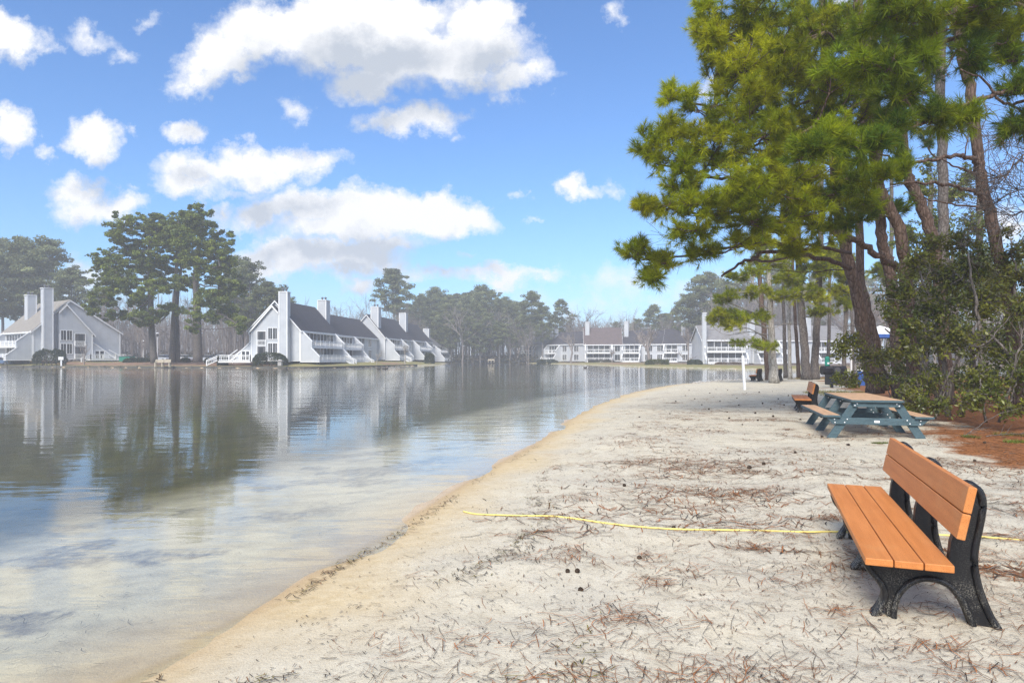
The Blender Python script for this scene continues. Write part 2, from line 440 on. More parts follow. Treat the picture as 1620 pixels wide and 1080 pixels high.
t.l(b.outputs[0], gl.inputs['Normal'])
tr = t.n('ShaderNodeBsdfTransparent'); tr.inputs['Color'].default_value = (.93, .95, .90, 1)
mx = t.n('ShaderNodeMixShader'); t.l(fr.outputs[0], mx.inputs[0]); t.l(tr.outputs[0], mx.inputs[1]); t.l(gl.outputs[0], mx.inputs[2])
t.out(mx.outputs[0])
wm = np_mesh('lake_water', [(-185, -70, WATER_Z), (110, -70, WATER_Z), (110, 280, WATER_Z), (-185, 280, WATER_Z)], [np.array([[0, 1, 2, 3]])])
wm.materials.append(m)
tag(link('lake_water', wm), 'clear rippled lake with shallow sandy edge', None, None, 'structure')

# ------------------------------------------------------------------ fallen needles and beach debris (nobody could count them)
def flat_needles(n_try, region, dens, lmin, lmax, w, cols, seed, lift=.006, bend=.18, dirfn=None):
    r = np.random.default_rng(seed)
    x, y = region(r, n_try)
    keep = r.random(len(x)) < dens(x, y)
    x, y = x[keep], y[keep]; n = len(x)
    L = lmin + (lmax - lmin) * r.random(n) ** 1.5; a = r.uniform(0, 2 * math.pi, n) if dirfn is None else dirfn(r, x, y)
    da = r.normal(0, bend, n)
    dx, dy = np.cos(a), np.sin(a); ex, ey = np.cos(a + da), np.sin(a + da)
    W = w * r.uniform(.6, 1.4, n)
    P = [np.stack([x - dx * L / 2, y - dy * L / 2], 1), np.stack([x, y], 1), np.stack([x + ex * L / 2, y + ey * L / 2], 1)]
    Nn = np.stack([-dy, dx], 1)
    VV = []
    for p in P:
        z = ground_z(p[:, 0], p[:, 1]) + lift + r.uniform(0, .006, n)
        for s in (-.5, .5):
            q = p + Nn * (W * s)[:, None]
            VV.append(np.concatenate([q, z[:, None]], 1))
    V = np.stack(VV, 1).reshape(-1, 3)
    b = np.arange(n)[:, None] * 6
    Qd = np.concatenate([b + np.array([[0, 2, 3, 1]]), b + np.array([[2, 4, 5, 3]])])
    cols = np.array(cols); ci = r.integers(0, len(cols), n)
    col = np.repeat(cols[ci] * r.uniform(.65, 1.35, n)[:, None], 6, 0)
    return V, Qd, col
def polar(rmin, rmax, a0, a1):
    def f(r, n):
        u = r.random(n); rr = (rmin ** .6 + u * (rmax ** .6 - rmin ** .6)) ** (1 / .6)
        a = np.radians(r.uniform(a0, a1, n))
        return rr * np.sin(a), rr * np.cos(a)
    return f
def d_scatter(x, y):
    sd = shore_dist(x, y)
    n = fbm(x * 1.1, y * 1.9, 71, 4); n2 = fbm(x * .35, y * .5, 72, 3)
    d = sstep(.40, .70, n) * sstep(.32, .6, n2) * .8 + .15 + .15 * sstep(0, 2, x)
    return np.clip(d, 0, 1) * sstep(.25, 1.6, sd) * is_beach(x, y) * (.35 + .65 * sstep(1, 4, sd))
red, brn, gry, blk = (.33, .125, .045), (.22, .115, .06), (.20, .165, .135), (.06, .044, .034)
parts = [flat_needles(98000, polar(2.0, 34, -16, 62), d_scatter, 0.05, .19, .0024, [red, brn, brn, gry, gry, blk], 5),
         flat_needles(34000, polar(2.0, 26, -26, 62), lambda x, y: .5 * sstep(.15, .8, shore_dist(x, y)) * is_beach(x, y), .012, .04, .0045, [blk, blk, gry, brn], 6)]
parts += [flat_needles(90000, polar(5.5, 38, -4, 58), lambda x, y: d_scatter(x, y) * sstep(.38, .62, fbm(x * .8, y * 2.0, 91, 4)) * 1.3, .10, .26, .0075, [red, red, brn, brn, gry, blk], 16)]
# small mats of red needles
r_ = np.random.default_rng(15)
cx, cy = polar(2.4, 30, -4, 60)(r_, 450)
sdc = shore_dist(cx, cy); ok = sdc > 1.5; cx, cy = cx[ok], cy[ok]
for q, (a, b_) in enumerate(zip(cx, cy)):
    k_ = int(r_.integers(14, 60)) if math.hypot(a, b_) > 5 else int(r_.integers(16, 44)); sx_, sy_ = r_.uniform(.06, .34), r_.uniform(.04, .14)
    parts.append(flat_needles(k_, lambda r, n, a=a, b_=b_, sx_=sx_, sy_=sy_: (a + r.normal(0, sx_, n), b_ + r.normal(0, sy_, n)), lambda x, y: np.ones(len(x)), .06, .18, .003 + .0003 * math.hypot(a, b_) ** .9, [red, red, brn, brn, blk], 100 + q, .010))
def join(parts, name, m, label, cat, kind='stuff'):
    V, Qs, Cs, n = [], [], [], 0
    for v, q, c in parts:
        V.append(v); Qs.append(q + n); Cs.append(c); n += len(v)
    me = np_mesh(name, np.concatenate(V), [np.concatenate(Qs)], False, {'tint': np.concatenate(Cs)})
    return tag(link(name, me, m), label, cat, None, kind)
join(parts, 'needle_litter', M['litter'], 'fallen brown pine needles strewn over the pale sand', 'pine needles')
# the dark line of debris the water left along the beach
def d_wrack(x, y):
    sd = shore_dist(x, y); w = .9 + .55 * (fbm(x * .35, y * .35, 81, 3) - .5) * 3
    l1 = np.exp(-((sd - w) / .13) ** 2) * sstep(.42, .6, fbm(x * 1.3, y * 1.3, 82, 3))
    l2 = np.exp(-((sd - .14) / .07) ** 2) * sstep(.34, .55, fbm(x * 1.0, y * 1.0, 83, 3)) * .9
    l3 = np.exp(-((sd - w - 1.5) / .25) ** 2) * sstep(.5, .62, fbm(x * .9, y * .9, 84, 3)) * .7
    return np.clip(l1 + l2 + l3 * .25, 0, 1) * is_beach(x, y)
parts = [flat_needles(150000, polar(2.2, 40, -46, 30), d_wrack, .02, .11, .0055, [blk, blk, brn, (.12, .075, .04), (.16, .13, .02)], 7, .008)]
join(parts, 'wrack_debris', M['litter'], 'dark line of leaf and twig debris left along the water edge', 'debris')
# thicker straw bed under the shrubs
def d_bed(x, y):
    s = (x - (7.2 + (y - 10.3) * .40)); n = fbm(x * .6, y * .6, 21, 4)
    return sstep(-.9, 1.0, s + (n - .5) * 3.4) * sstep(6.5, 9.5, y)
parts = [flat_needles(46000, lambda r, n: (r.uniform(7, 22, n), r.uniform(7.2, 24, n)), d_bed, .09, .20, .007, [(.42, .16, .05), (.33, .115, .04), (.25, .10, .04), (.16, .075, .035)], 8, .012)]
join(parts, 'pine_straw', M['litter'], 'rust red pine straw bed under the evergreen shrubs', 'pine straw')
# sunken twigs on the lake bed
parts = [flat_needles(4200, polar(2.6, 14, -45, 8), lambda x, y: .35 * sstep(-.15, -.6, shore_dist(x, y)), .03, .14, .0028, [(.14, .12, .12), (.2, .17, .14), (.09, .08, .08)], 9, .012, .6)]
join(parts, 'sunken_debris', M['litter'], 'dark twigs and needles lying on the shallow lake bed', 'debris')
# green tufts of grass
def grass(cx, cy, rad, n, h, seed, col):
    r = np.random.default_rng(seed)
    a = r.uniform(0, 6.28, n); q = np.sqrt(r.random(n)) * rad
    x, y = cx + q * np.cos(a), cy + q * np.sin(a) * .6
    z = ground_z(x, y); th = r.uniform(0, 6.28, n); H = h * r.uniform(.5, 1.2, n)
    w = .006
    V = np.stack([np.stack([x - w*np.cos(th), y - w*np.sin(th), z], 1), np.stack([x + w*np.cos(th), y + w*np.sin(th), z], 1),
                  np.stack([x + r.normal(0, .05, n), y + r.normal(0, .05, n), z + H], 1)], 1).reshape(-1, 3)
    return V, np.arange(n * 3).reshape(-1, 3), np.repeat(np.array([col]) * r.uniform(.6, 1.4, n)[:, None], 3, 0)
g_ = [grass(*gp(1535, 697), .16, 260, .05, 1, (.12, .14, .03)), grass(*gp(1600, 690), .35, 260, .08, 2, (.13, .13, .03)), grass(*gp(1392, 702), .14, 160, .035, 3, (.12, .14, .03)),
      grass(*gp(1330, 622), 1.6, 1500, .12, 4, (.25, .22, .05)), grass(*gp(1300, 600), 2.2, 1500, .15, 5, (.30, .22, .07)), grass(*gp(1345, 626), 1.2, 900, .10, 6, (.2, .2, .04)), grass(*gp(1610, 702), .25, 300, .06, 7, (.13, .18, .03))]
join(g_, 'grass', M['litter'], 'short green and straw coloured grass tufts at the sand edge', 'grass')

# pebbles where the far end of the beach meets the water
me_ = bpy.data.meshes.new('pebble'); bm = bmesh.new(); bmesh.ops.create_icosphere(bm, subdivisions=2, radius=1.0)
for v_ in bm.verts: v_.co *= 1 + .22 * math.sin(v_.co.x * 4 + 1) * math.cos(v_.co.y * 3 + v_.co.z * 5); v_.co.z *= .6
bm.to_mesh(me_); bm.free(); me_.materials.append(M['stone'])
for k_ in range(70):
    px_ = rnd.uniform(1098, 1212); py_ = np.interp(px_, [1098, 1130, 1170, 1212], [605.8, 603.4, 601.8, 600]) + rnd.gauss(.2, .9)
    x_, y_ = gp(px_, py_, WATER_Z)
    o = link('pebble', me_); s_ = rnd.uniform(.04, .13); o.scale = (s_ * rnd.uniform(.8, 1.5), s_, s_); o.rotation_euler = (0, 0, rnd.uniform(0, 6))
    o.location = (x_, y_, max(gz(x_, y_), WATER_Z - .02) + s_ * .3)
    tag(o, 'small pale pebble at the water edge on the far end of the beach', 'pebble', 'pebbles at the water edge')

# pine cones
mb = MB(); prof = [(.004, 0), (.018, .004), (.026, .018), (.028, .035), (.022, .055), (.012, .070), (.003, .078)]
mb.lathe(prof, 10)
for k_ in range(44):
    f_ = k_ / 44; a_ = k_ * 2.4; z_ = .006 + f_ * .064
    rr = np.interp(z_, [p[1] for p in prof], [p[0] for p in prof])
    d_ = np.array([math.cos(a_), math.sin(a_), 0]); c_ = d_ * rr + np.array([0, 0, z_])
    mb.bar(c_, c_ + d_ * .012 + np.array([0, 0, .006]), .012, .004)
cone_me = mb.mesh('pine_cone', False); cone_me.materials.append(M['cone'])
cpx = [(1155,665),(1175,673),(1200,668),(1265,664),(1208,738),(1066,834),(1084,834),(1183,745),(1060,655),(1110,640),(1140,636),(1152,618),(1180,622),(1230,632),(1240,642),(1218,646),(1085,627),(1100,632),(1124,622),(1068,636),(1010,660),(1200,622),(1132,617),(1222,619),(1247,627),(1120,648),(1300,690),(1318,664),(1340,704),(1540,731),(1560,705),(985,768),(920,930),(1258,719),(1165,630),(1090,618),(1170,642),(1195,655),(1205,640),(1150,652),(1225,660),(1010,880),(898,905),(915,905),(1450,720),(1480,735)]
for q, (px_, py_) in enumerate(cpx):
    x_, y_ = gp(px_, py_, 0.0); o = link('pine_cone', cone_me)
    s_ = rnd.uniform(.5, .78) * (1 if y_ > 7 else .62); o.scale = (s_, s_, s_); o.location = (x_, y_, gz(x_, y_) + .024 * s_); o.rotation_euler = (math.radians(90 + rnd.uniform(-15, 15)), 0, rnd.uniform(0, 6.28))
    tag(o, 'dark brown pine cone lying on the pale sand', 'pine cone', 'pine cones on the sand')
# ================================================================== benches
def smooth_poly(P, k=4): return [tuple(p) for p in catmull(P, k)]
def make_bench(label, group):
    root = empty('park_bench', (0, 0, 0), label, 'bench', group)
    L = 2.34
    fn = lambda u, a, b: (u, a, b)
    # seat planks; x along the bench, y from the front edge backwards
    for q in range(3):
        mb = MB(); y0 = q * .143
        mb.box((-L/2, y0, .360), (L/2, y0 + .137, .400))
        mb.build('seat_plank', M['orange'], root, bevel=.005)
    def back(z0, z1):
        mb = MB(); f = lambda z: .430 + (z - .545) * .20
        mb.prism([(f(z0), z0), (f(z1), z1), (f(z1) + .040, z1 - .008), (f(z0) + .040, z0 - .008)], fn, -L/2, L/2)
        mb.build('back_plank', M['orange'], root, bevel=.005)
    back(.545, .682); back(.688, .826)
    outer = smooth_poly([(.006, .345), (.024, .29), (.06, .243), (.095, .198), (.113, .152), (.106, .098), (.076, .042), (.055, .01), (.05, -.03)], 3)
    arch = smooth_poly([(.178, -.03), (.178, .03), (.19, .10), (.22, .163), (.267, .212), (.333, .240), (.405, .236), (.462, .205), (.512, .14), (.545, .06), (.565, .0), (.575, -.03)], 3)
    rear = smooth_poly([(.735, -.03), (.705, .012), (.657, .095), (.61, .225), (.586, .355), (.591, .46), (.614, .59), (.626, .70), (.608, .775), (.568, .808), (.535, .79)], 3)
    prof = [(.02, .358)] + outer + [(.10, -.03), (.118, .03), (.130, .085), (.140, .03), (.146, -.03)] + arch + rear + [(.472, .535), (.455, .47), (.445, .358)]
    for u in (-L/2 + .25, 0.0, L/2 - .25):
        mb = MB(); mb.prism(prof, fn, u - .028, u + .028)
        me = mb.mesh('leg_frame', False, True)
        bm = bmesh.new(); bm.from_mesh(me)
        bmesh.ops.triangulate(bm, faces=[f for f in bm.faces if len(f.verts) > 4])
        bm.to_mesh(me); bm.free()
        fr = link('leg_frame', me, M['black'], root)
        # thick rounded ribs along the front leg, the arch and the back post
        rb = MB()
        off = lambda P_, dx, dz: [(p + dx, z + dz) for p, z in P_]
        ribs = [off(outer, .018, .0), off(arch, -.004, .016), off(rear, -.022, -.006)]
        for R in ribs: rb.tube([(u, a, b) for a, b in R], [.020] * len(R), 8)
        for s in (-1, 1):
            for R in ribs: rb.tube([(u + s * .036, a, b) for a, b in R], [.017] * len(R), 8)
        rb.tube([(u - .06, .03, .340), (u - .06, .44, .340)], .014, 8); rb.tube([(u + .06, .03, .340), (u + .06, .44, .340)], .014, 8)
        rb.build('rib', M['black'], fr, smooth=True)
    return root
# x axis of the bench runs away from the camera; y axis from the water to the right
A_b = math.atan2(2.19, .829)
LBL = 'bench'
bench = make_bench('nearest orange plank bench with black moulded legs, at the yellow hose', 'orange and black plank benches on the beach')
def put_bench(o, cx, cy, a=A_b):
    """cx, cy: middle of the seat"""
    ux, uy = math.cos(a), math.sin(a)             # along; local y must point right/back: mirror is avoided by turning round
    o.rotation_euler = (0, 0, a + math.pi)
    yx, yy = math.sin(a), -math.cos(a)            # local y after the half turn
    o.location = (cx - yx * .21, cy - yy * .21, gz(cx, cy) - .0)
put_bench(bench, 2.564, 4.69)
bench.location.z = 0.0
b2 = copy_thing(bench, (0, 0, 0), 0, 1, 'orange and black bench beside the picnic table, facing the water')
put_bench(b2, 8.42, 19.35, A_b); b2.location.z = gz(8.4, 19.3)
b3 = copy_thing(bench, (0, 0, 0), 0, 1, 'far small bench left of the pale tree trunk at the end of the beach')
x_, y_ = gp(1202, 603.5); put_bench(b3, x_, y_ + 1.0, A_b - .10)
b4 = copy_thing(bench, (0, 0, 0), 0, 1, 'far small bench just right of the pale tree trunk at the end of the beach')
x_, y_ = gp(1235, 603.3); put_bench(b4, x_, y_ + 1.0, A_b - .10)

# ================================================================== picnic table
Yt = 12.3; sc = Yt / F
xl, xr = (1349 - HX) * sc, (1424.5 - HX) * sc
a_t = math.atan2(.962, .272)
pt = empty('picnic_table', ((xl + xr) / 2, Yt - .03, 0.0), 'picnic table with tan plank top and seats on blue green legs', 'picnic table', None, a_t - math.pi / 2)
W = .86; LT = 2.78
ZT, ZS = .735, .445
for q in range(5):
    mb = MB(); w = W / 5
    mb.box((-W/2 + q*w + .003, .0, ZT - .030), (-W/2 + (q+1)*w - .003, LT, ZT)); mb.build('top_plank', M['tan'], pt, bevel=.004)
mb = MB()
mb.box((-W/2, -.012, ZT - .045), (W/2, .0, ZT - .004)); mb.box((-W/2, LT, ZT - .045), (W/2, LT + .012, ZT - .004))
mb.box((-W/2 - .012, -.012, ZT - .045), (-W/2, LT + .012, ZT - .004)); mb.box((W/2, -.012, ZT - .045), (W/2 + .012, LT + .012, ZT - .004))
mb.build('top_edging', M['teal'], pt, bevel=.003)
for s in (-1, 1):
    for q in range(2):
        mb = MB(); x0 = s * .775 - .14 + q * .142
        mb.box((x0, .0, ZS - .030), (x0 + .138, LT, ZS)); mb.build('seat_plank', M['tan'], pt, bevel=.004)
    mb = MB(); x0 = s * .775 - .145
    mb.box((x0, -.012, ZS - .045), (x0 + .29, 0, ZS - .004)); mb.box((x0, LT, ZS - .045), (x0 + .29, LT + .012, ZS - .004))
    for xx in (x0 - .012, x0 + .288): mb.box((xx, -.012, ZS - .045), (xx + .012, LT + .012, ZS - .004))
    mb.build('seat_edging', M['teal'], pt, bevel=.003)
for yy in (.06, LT / 2, LT - .06):
    for s in (-1, 1):
        mb = MB()
        x0, x1 = s * .335, s * .80
        mb.prism([(x0 - .085, ZT - .05), (x0 + .085, ZT - .05), (x1 + .085, -.06), (x1 - .085, -.06)], lambda u, a, b: (a, u, b), yy - .02 + .041, yy + .02 + .041)
        mb.build('leg', M['teal'], pt, bevel=.004)
    mb = MB()
    mb.prism([(-.74, ZS - .175), (.74, ZS - .175), (.87, ZS - .05), (-.87, ZS - .05)], lambda u, a, b: (a, u, b), yy - .022, yy + .018)
    mb.build('seat_beam', M['teal'], pt, bevel=.004)
    mb = MB(); mb.box((-.40, yy - .022, ZT - .135), (.40, yy + .018, ZT - .048)); mb.build('top_beam', M['teal'], pt, bevel=.004)
    mb = MB()
    for s in (-1, 1):
        for px_, pz_ in ((.33, ZT - .075), (.37, ZT - .11), (.50, ZS - .08), (.545, ZS - .14), (.72, ZS - .085), (.71, ZS - .145)):
            mb.lathe([(.012, 0), (.012, .004), (.005, .008)], 8)
            v = mb.v[-1]; v[:] = np.stack([v[:, 0] + s * px_, yy - .022 - v[:, 2], v[:, 1] + pz_], 1)
    mb.build('bolt', M['white'], pt)
mb = MB(); mb.box((-.045, .06 - .028, ZS - .135), (.045, .06 - .0225, ZS - .095)); mb.build('label_plate', M['white'], pt)

# ================================================================== yellow hose
hp = [(733,800),(752,805),(775,808),(820,812),(870,816),(905,821),(950,827),(1000,832),(1060,836),(1120,838),(1200,840),(1270,841),(1315,839.5),(1400,843),(1480,849),(1560,855),(1630,861),(1720,866)]
P = catmull([(*gp(a, b, .0), 0) for a, b in hp], 8)
gz_ = ground_z(P[:, 0], P[:, 1]); P[:, 2] = np.maximum(gz_ - .001, np.convolve(np.pad(gz_, 8, 'edge'), np.ones(17) / 17, 'valid') + .009)
mb = MB(); mb.tube(P, .0085, 8)
tag(mb.build('garden_hose', M['yellow'], None, smooth=True), 'thin yellow hose lying across the sand from the water to the near bench', 'hose')

# ================================================================== white post
x_, y_ = gp(1178.4, 616.5)
wpst = empty('white_post', (x_, y_, gz(x_, y_)), 'leaning white post standing alone in the pale sand near the water', 'post')
mb = MB(); mb.bar((0, 0, -.1), (-.105, 0, 1.60), .105, .105, (0, 1, 0)); mb.build('post', M['white'], wpst, bevel=.008)
mb = MB(); mb.bar((-.105, 0, 1.602), (-.108, 0, 1.64), .10, .10, (0, 1, 0)); mb.tube([(-.108, 0, 1.62), (-.17, 0, 2.05)], .012, 6); mb.build('post_cap', M['white'], wpst)

# ================================================================== grill, bin, bottle
x_, y_ = gp(1316, 613)
g = empty('barbecue_grill', (x_, y_, gz(x_, y_)), 'black barrel barbecue grill on a single steel post', 'grill')
s_ = y_ / F
mb = MB(); mb.box((-.06, -.06, -.05), (.06, .06, .70)); mb.build('post', M['blacksteel'], g, bevel=.01)
octo = lambda r: [(r * math.cos(math.pi/8 + q * math.pi/4), r * math.sin(math.pi/8 + q * math.pi/4)) for q in range(8)]
mb = MB(); mb.prism(octo(.24), lambda u, a, b: (u, a + .16, b + .90), -.46, .76); mb.build('barrel', M['blacksteel'], g, bevel=.012)
mb = MB(); mb.tube([(.24, -.10, .90), (.24, .0, .90), (.24, .1, .90)], [.215, .225, .225], 20); mb.tube([(.24, -.115, .90), (.24, -.1, .90)], [.20, .225], 20)
mb.build('drum_end', M['blacksteel'], g)
mb = MB(); mb.tube([(.24, -.122, .90), (.24, -.116, .90)], .165, 20); mb.build('drum_opening', M['dark'], g)
mb = MB(); mb.tube([(-.32, -.06, 1.02), (-.32, -.14, 1.04), (.0, -.14, 1.04), (.0, -.06, 1.02)], .014, 6); mb.build('lid_handle', M['metal_cap'], g)
tx, ty = gp(1321, 609.5)
tb = empty('trash_bin', (tx, ty, gz(tx, ty)), 'square black bin standing behind the barbecue grill', 'bin')
mb = MB(); mb.box((-.42, -.35, 0), (.42, .35, .78)); mb.build('bin_body', M['blacksteel'], tb, bevel=.03)
mb = MB(); mb.box((-.45, -.38, .782), (.45, .38, .84)); mb.build('lid', M['blacksteel'], tb, bevel=.02)
mb = MB(); mb.box((-.12, -.362, .58), (.12, -.352, .63)); mb.box((.20, -.362, .55), (.28, -.352, .60)); mb.build('label_plate', M['white'], tb)
gb = empty('green_dispenser', (tx - .10, ty + .7, gz(tx, ty)), 'green plastic dispenser on a pole above the black grill', 'dispenser')
mb = MB(); mb.tube([(0, 0, -.1), (0, 0, 1.05)], .03, 8); mb.build('pole', M['metal_cap'], gb)
mb = MB(); mb.lathe([(.09, 1.02), (.13, 1.05), (.13, 1.34), (.115, 1.36), (.115, 1.40), (.13, 1.42), (.12, 1.52), (.05, 1.58)], 14); mb.build('dispenser_body', M['green_plastic'], gb, smooth=False)
mb = MB(); mb.box((-.06, -.136, 1.14), (.06, -.128, 1.24)); mb.build('label_plate', M['white'], gb)

# ================================================================== blue canopy behind the shrubs
Yc = 46.0; c0 = ap(1392, 567, Yc)
cn = empty('canopy_tent', (c0[0], Yc, gz(c0[0], Yc)), 'blue and white canopy tent half hidden behind the evergreen shrubs', 'tent')
zb = EYE - (532 - HY) / F * Yc - gz(c0[0], Yc)
mb = MB()
mb.add([(-1.5, -1.2, zb + .1), (1.5, -1.2, zb + .1), (1.5, 1.2, zb + .1), (-1.5, 1.2, zb + .1), (0, 0, zb + .75)], [np.array([[0, 1, 4], [1, 2, 4], [2, 3, 4], [3, 0, 4]])])
mb.build('roof', M['white'], cn)
mb = MB()
for a, b in (((-1.5,-1.2),(1.5,-1.2)),((1.5,-1.2),(1.5,1.2)),((1.5,1.2),(-1.5,1.2)),((-1.5,1.2),(-1.5,-1.2))): mb.bar((*a, zb), (*b, zb), .02, .24)
mb.build('valance', M['blue_tarp'], cn)
for sx_ in (-1.42, 1.42):
    for sy_ in (-1.12, 1.12):
        mb = MB(); mb.box((sx_ - .05, sy_ - .05, -.1), (sx_ + .05, sy_ + .05, zb)); mb.build('leg', M['white'], cn)
x_, y_ = gp(1366, 616, .1)
bb = empty('recycling_bin', (x_, 36.5, gz(x_, 36.5)), 'narrow blue bin behind the pine trunk by the picnic table', 'bin')
bb.location.x = (1364.5 - HX) / F * 36.5
mb = MB(); mb.lathe([(.22, 0), (.27, .75), (.28, .80)], 16); mb.build('bin_body', M['blue_tarp'], bb)
mb = MB(); mb.lathe([(.29, .802), (.29, .84), (.15, .95), (.02, .97)], 16); mb.build('lid', M['white'], bb)
# ================================================================== townhouses
def rail(mb, pts, h=1.0, gap=.34, post=2.2):
    """a white railing along pts (local 3-D, at deck level)"""
    for a, b in zip(pts[:-1], pts[1:]):
        a, b = np.array(a, float), np.array(b, float); L = np.linalg.norm(b - a)
        up = np.array([0, 0, 1.0])
        mb.bar(a + up * h, b + up * h, .11, .09); mb.bar(a + up * (h - .2), b + up * (h - .2), .05, .10); mb.bar(a + up * .14, b + up * .14, .06, .12)
        n = max(1, int(L / gap))
        for q in range(n + 1):
            p = a + (b - a) * q / n; mb.bar(p + up * .2, p + up * (h - .21), .075, .05)
        n = max(1, int(round(L / post)))
        for q in range(n + 1):
            p = a + (b - a) * q / n; mb.bar(p, p + up * (h + .06), .15, .15)
def townhouse(label, X0, Y0, u, v, L, roof='roof_dark', eave=5.9, ridge=10.9, rv=-4.5, D=9.3, group=None, units=None, chims=(), wins=(), gable=False, fins=None, stairs=(), zbase=None, side=1, cat='townhouse', far=False, gwin=True, vs=1.0):
    z0 = gz(X0, Y0) if zbase is None else zbase
    root = empty('townhouse', (X0, Y0, z0), label, cat, group)
    u = np.array(u, float); u /= np.linalg.norm(u); v = np.array(v, float); v *= vs / np.linalg.norm(v)
    P = lambda a, b, c: np.array([u[0]*a + v[0]*b, u[1]*a + v[1]*b, c])
    fn = lambda q, a, b: P(q, a, b)
    def bx(mb, a, b):
        (u0, v0, w0), (u1, v1, w1) = a, b
        V = [P(x, y, z) for z in (w0, w1) for x, y in ((u0, v0), (u1, v0), (u1, v1), (u0, v1))]
        mb.add(V, [[[0,3,2,1],[4,5,6,7],[0,1,5,4],[1,2,6,5],[2,3,7,6],[3,0,4,7]]])
    sl = (ridge - eave) / (-rv); slb = (ridge - eave) / (D + rv)
    mb = MB(); mb.prism([(0, .45), (0, eave), (rv, ridge), (-D, eave), (-D, .45)], fn, 0, L); mb.build('wall', M['siding'], root)
    # skirt board, piers and a dark strip standing in for shade under the floor
    mb = MB(); bx(mb, (-.04, -D - .04, .36), (L + .04, .05, .44)); mb.build('skirt_board', M['white'], root)
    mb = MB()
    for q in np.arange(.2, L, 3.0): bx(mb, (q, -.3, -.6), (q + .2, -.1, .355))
    bx(mb, (.3, -D + .4, -.6), (L - .3, -D + .6, .355)); mb.build('pier_shade', M['dark'], root)
    # roof
    o_ = .35; rt = .16
    mb = MB()
    mb.prism([(o_, eave - o_*sl + .02), (rv, ridge + .02), (rv, ridge + .02 + rt * 1.5), (o_, eave - o_*sl + .02 + rt * 1.5)], fn, -.35, L)
    mb.prism([(rv, ridge + .02), (-D - o_, eave - o_*slb + .02), (-D - o_, eave - o_*slb + .02 + rt * 1.5), (rv, ridge + .02 + rt * 1.5)], fn, -.35, L)
    rf = mb.build('roof', M[roof], root)
    mb = MB()   # white rake boards and fascia
    for w in (-.40, L - .0):
        for (v0, z0_, v1, z1_) in ((o_ + .03, eave - o_*sl, rv, ridge), (-D - o_ - .03, eave - o_*slb, rv, ridge)):
            mb.prism([(v0, z0_ - .16), (v1, z1_ - .16), (v1, z1_ + .12), (v0, z0_ + .12)], fn, w, w + .05)
    bx(mb, (-.35, o_ + .002, eave - o_*sl - .08), (L, o_ + .06, eave - o_*sl + .2))
    mb.build('rake_board', M['white'], rf)
    for a_, b_ in ((-.16, .045), (-D - .04, -D + .14)):
        mb = MB(); bx(mb, (-.045, a_, .45), (-.003, b_, eave - .05)); mb.build('corner_board', M['white'], root)
    for (cu, cv, ctop, cw, cd) in chims:
        mb = MB(); bx(mb, (cu - .02, cv - cw/2, 0.2), (cu + cd, cv + cw/2, ctop)); ch = mb.build('chimney', M['siding'], root)
        mb = MB()
        for vv in (cv - cw/2, cv + cw/2): bx(mb, (cu - .06, vv - .09, .3), (cu - .022, vv + .09, ctop + .02))
        bx(mb, (cu - .1, cv - cw/2 - .1, ctop + .021), (cu + cd + .1, cv + cw/2 + .1, ctop + .16)); mb.build('trim', M['white'], ch)
        mb = MB()
        for q in ((.3, .7) if cw > 1 else (.5,)):
            c_ = P(cu + cd * .5, cv - cw/2 + cw * q, 0)
            mb.lathe([(.17, ctop + .161), (.17, ctop + .5), (.26, ctop + .52), (.26, ctop + .72), (.08, ctop + .82)], 10, (c_[0], c_[1], 0))
        mb.build('flue', M['metal_cap'], ch)
    def window(plane, a0, a1, b0, b1, n=2, at=0.0):
        """plane 'v': on the lake wall (u range a); plane 'u': on the gable end (v range a)"""
        put = (lambda p0, p1, q0, q1, d0, d1, mb: bx(mb, (p0, d0, q0), (p1, d1, q1))) if plane == 'v' else (lambda p0, p1, q0, q1, d0, d1, mb: bx(mb, (at - d1, p0, q0), (at - d0, p1, q1)))
        mb = MB(); t_ = .12
        put(a0, a1, b0, b0 + t_, .003, .09, mb); put(a0, a1, b1 - t_, b1, .003, .09, mb)
        for q in range(n + 1):
            x = a0 + (a1 - a0 - t_) * q / n; put(x, x + t_, b0 + t_, b1 - t_, .003, .09, mb)
        fr = mb.build('window', M['white'], root)
        mb = MB(); put(a0 + t_, a1 - t_, b0 + t_, b1 - t_, .003, .03, mb); mb.build('pane', M['glass'], fr)
        mb = MB()
        for q in range(n):
            x = a0 + (a1 - a0) * (q + .5) / n; put(x - .022, x + .022, b0 + t_, b1 - t_, .031, .06, mb)
        mb.build('mullion', M['white'], fr)
    # decks with railings, between u0 and u1; the fins are the sloping side walls
    for (u0, u1, up_d, lo_d) in (units or ()):
        for nm, fl, dep in (('upper_deck', 3.0, up_d), ('lower_deck', .45, lo_d)):
            mb = MB(); bx(mb, (u0, .06, fl - .28), (u1, dep, fl)); dk = mb.build(nm, M['white'], root)
            mb = MB(); rail(mb, [P(u0 + .1, dep - .1, fl), P(u1 - .1, dep - .1, fl)], 1.02, .3 if not far else .6); mb.build('railing', M['white'], dk)
            # the shaded glazed wall behind the deck
            mb = MB(); bx(mb, (u0 + .3, .004, fl + .15), (u1 - .3, .05, fl + 2.35)); gp_ = mb.build('sliding_door', M['glass'], root)
            mb = MB(); n = max(2, int((u1 - u0) / 1.6))
            for q in range(n + 1):
                x = u0 + .3 + (u1 - u0 - .7) * q / n; bx(mb, (x, .051, fl + .15), (x + .10, .10, fl + 2.35))
            bx(mb, (u0 + .3, .051, fl + 2.36), (u1 - .3, .12, fl + 2.5)); mb.build('frame', M['white'], gp_)
        mb = MB(); n = max(1, int((u1 - u0) / 3.5))
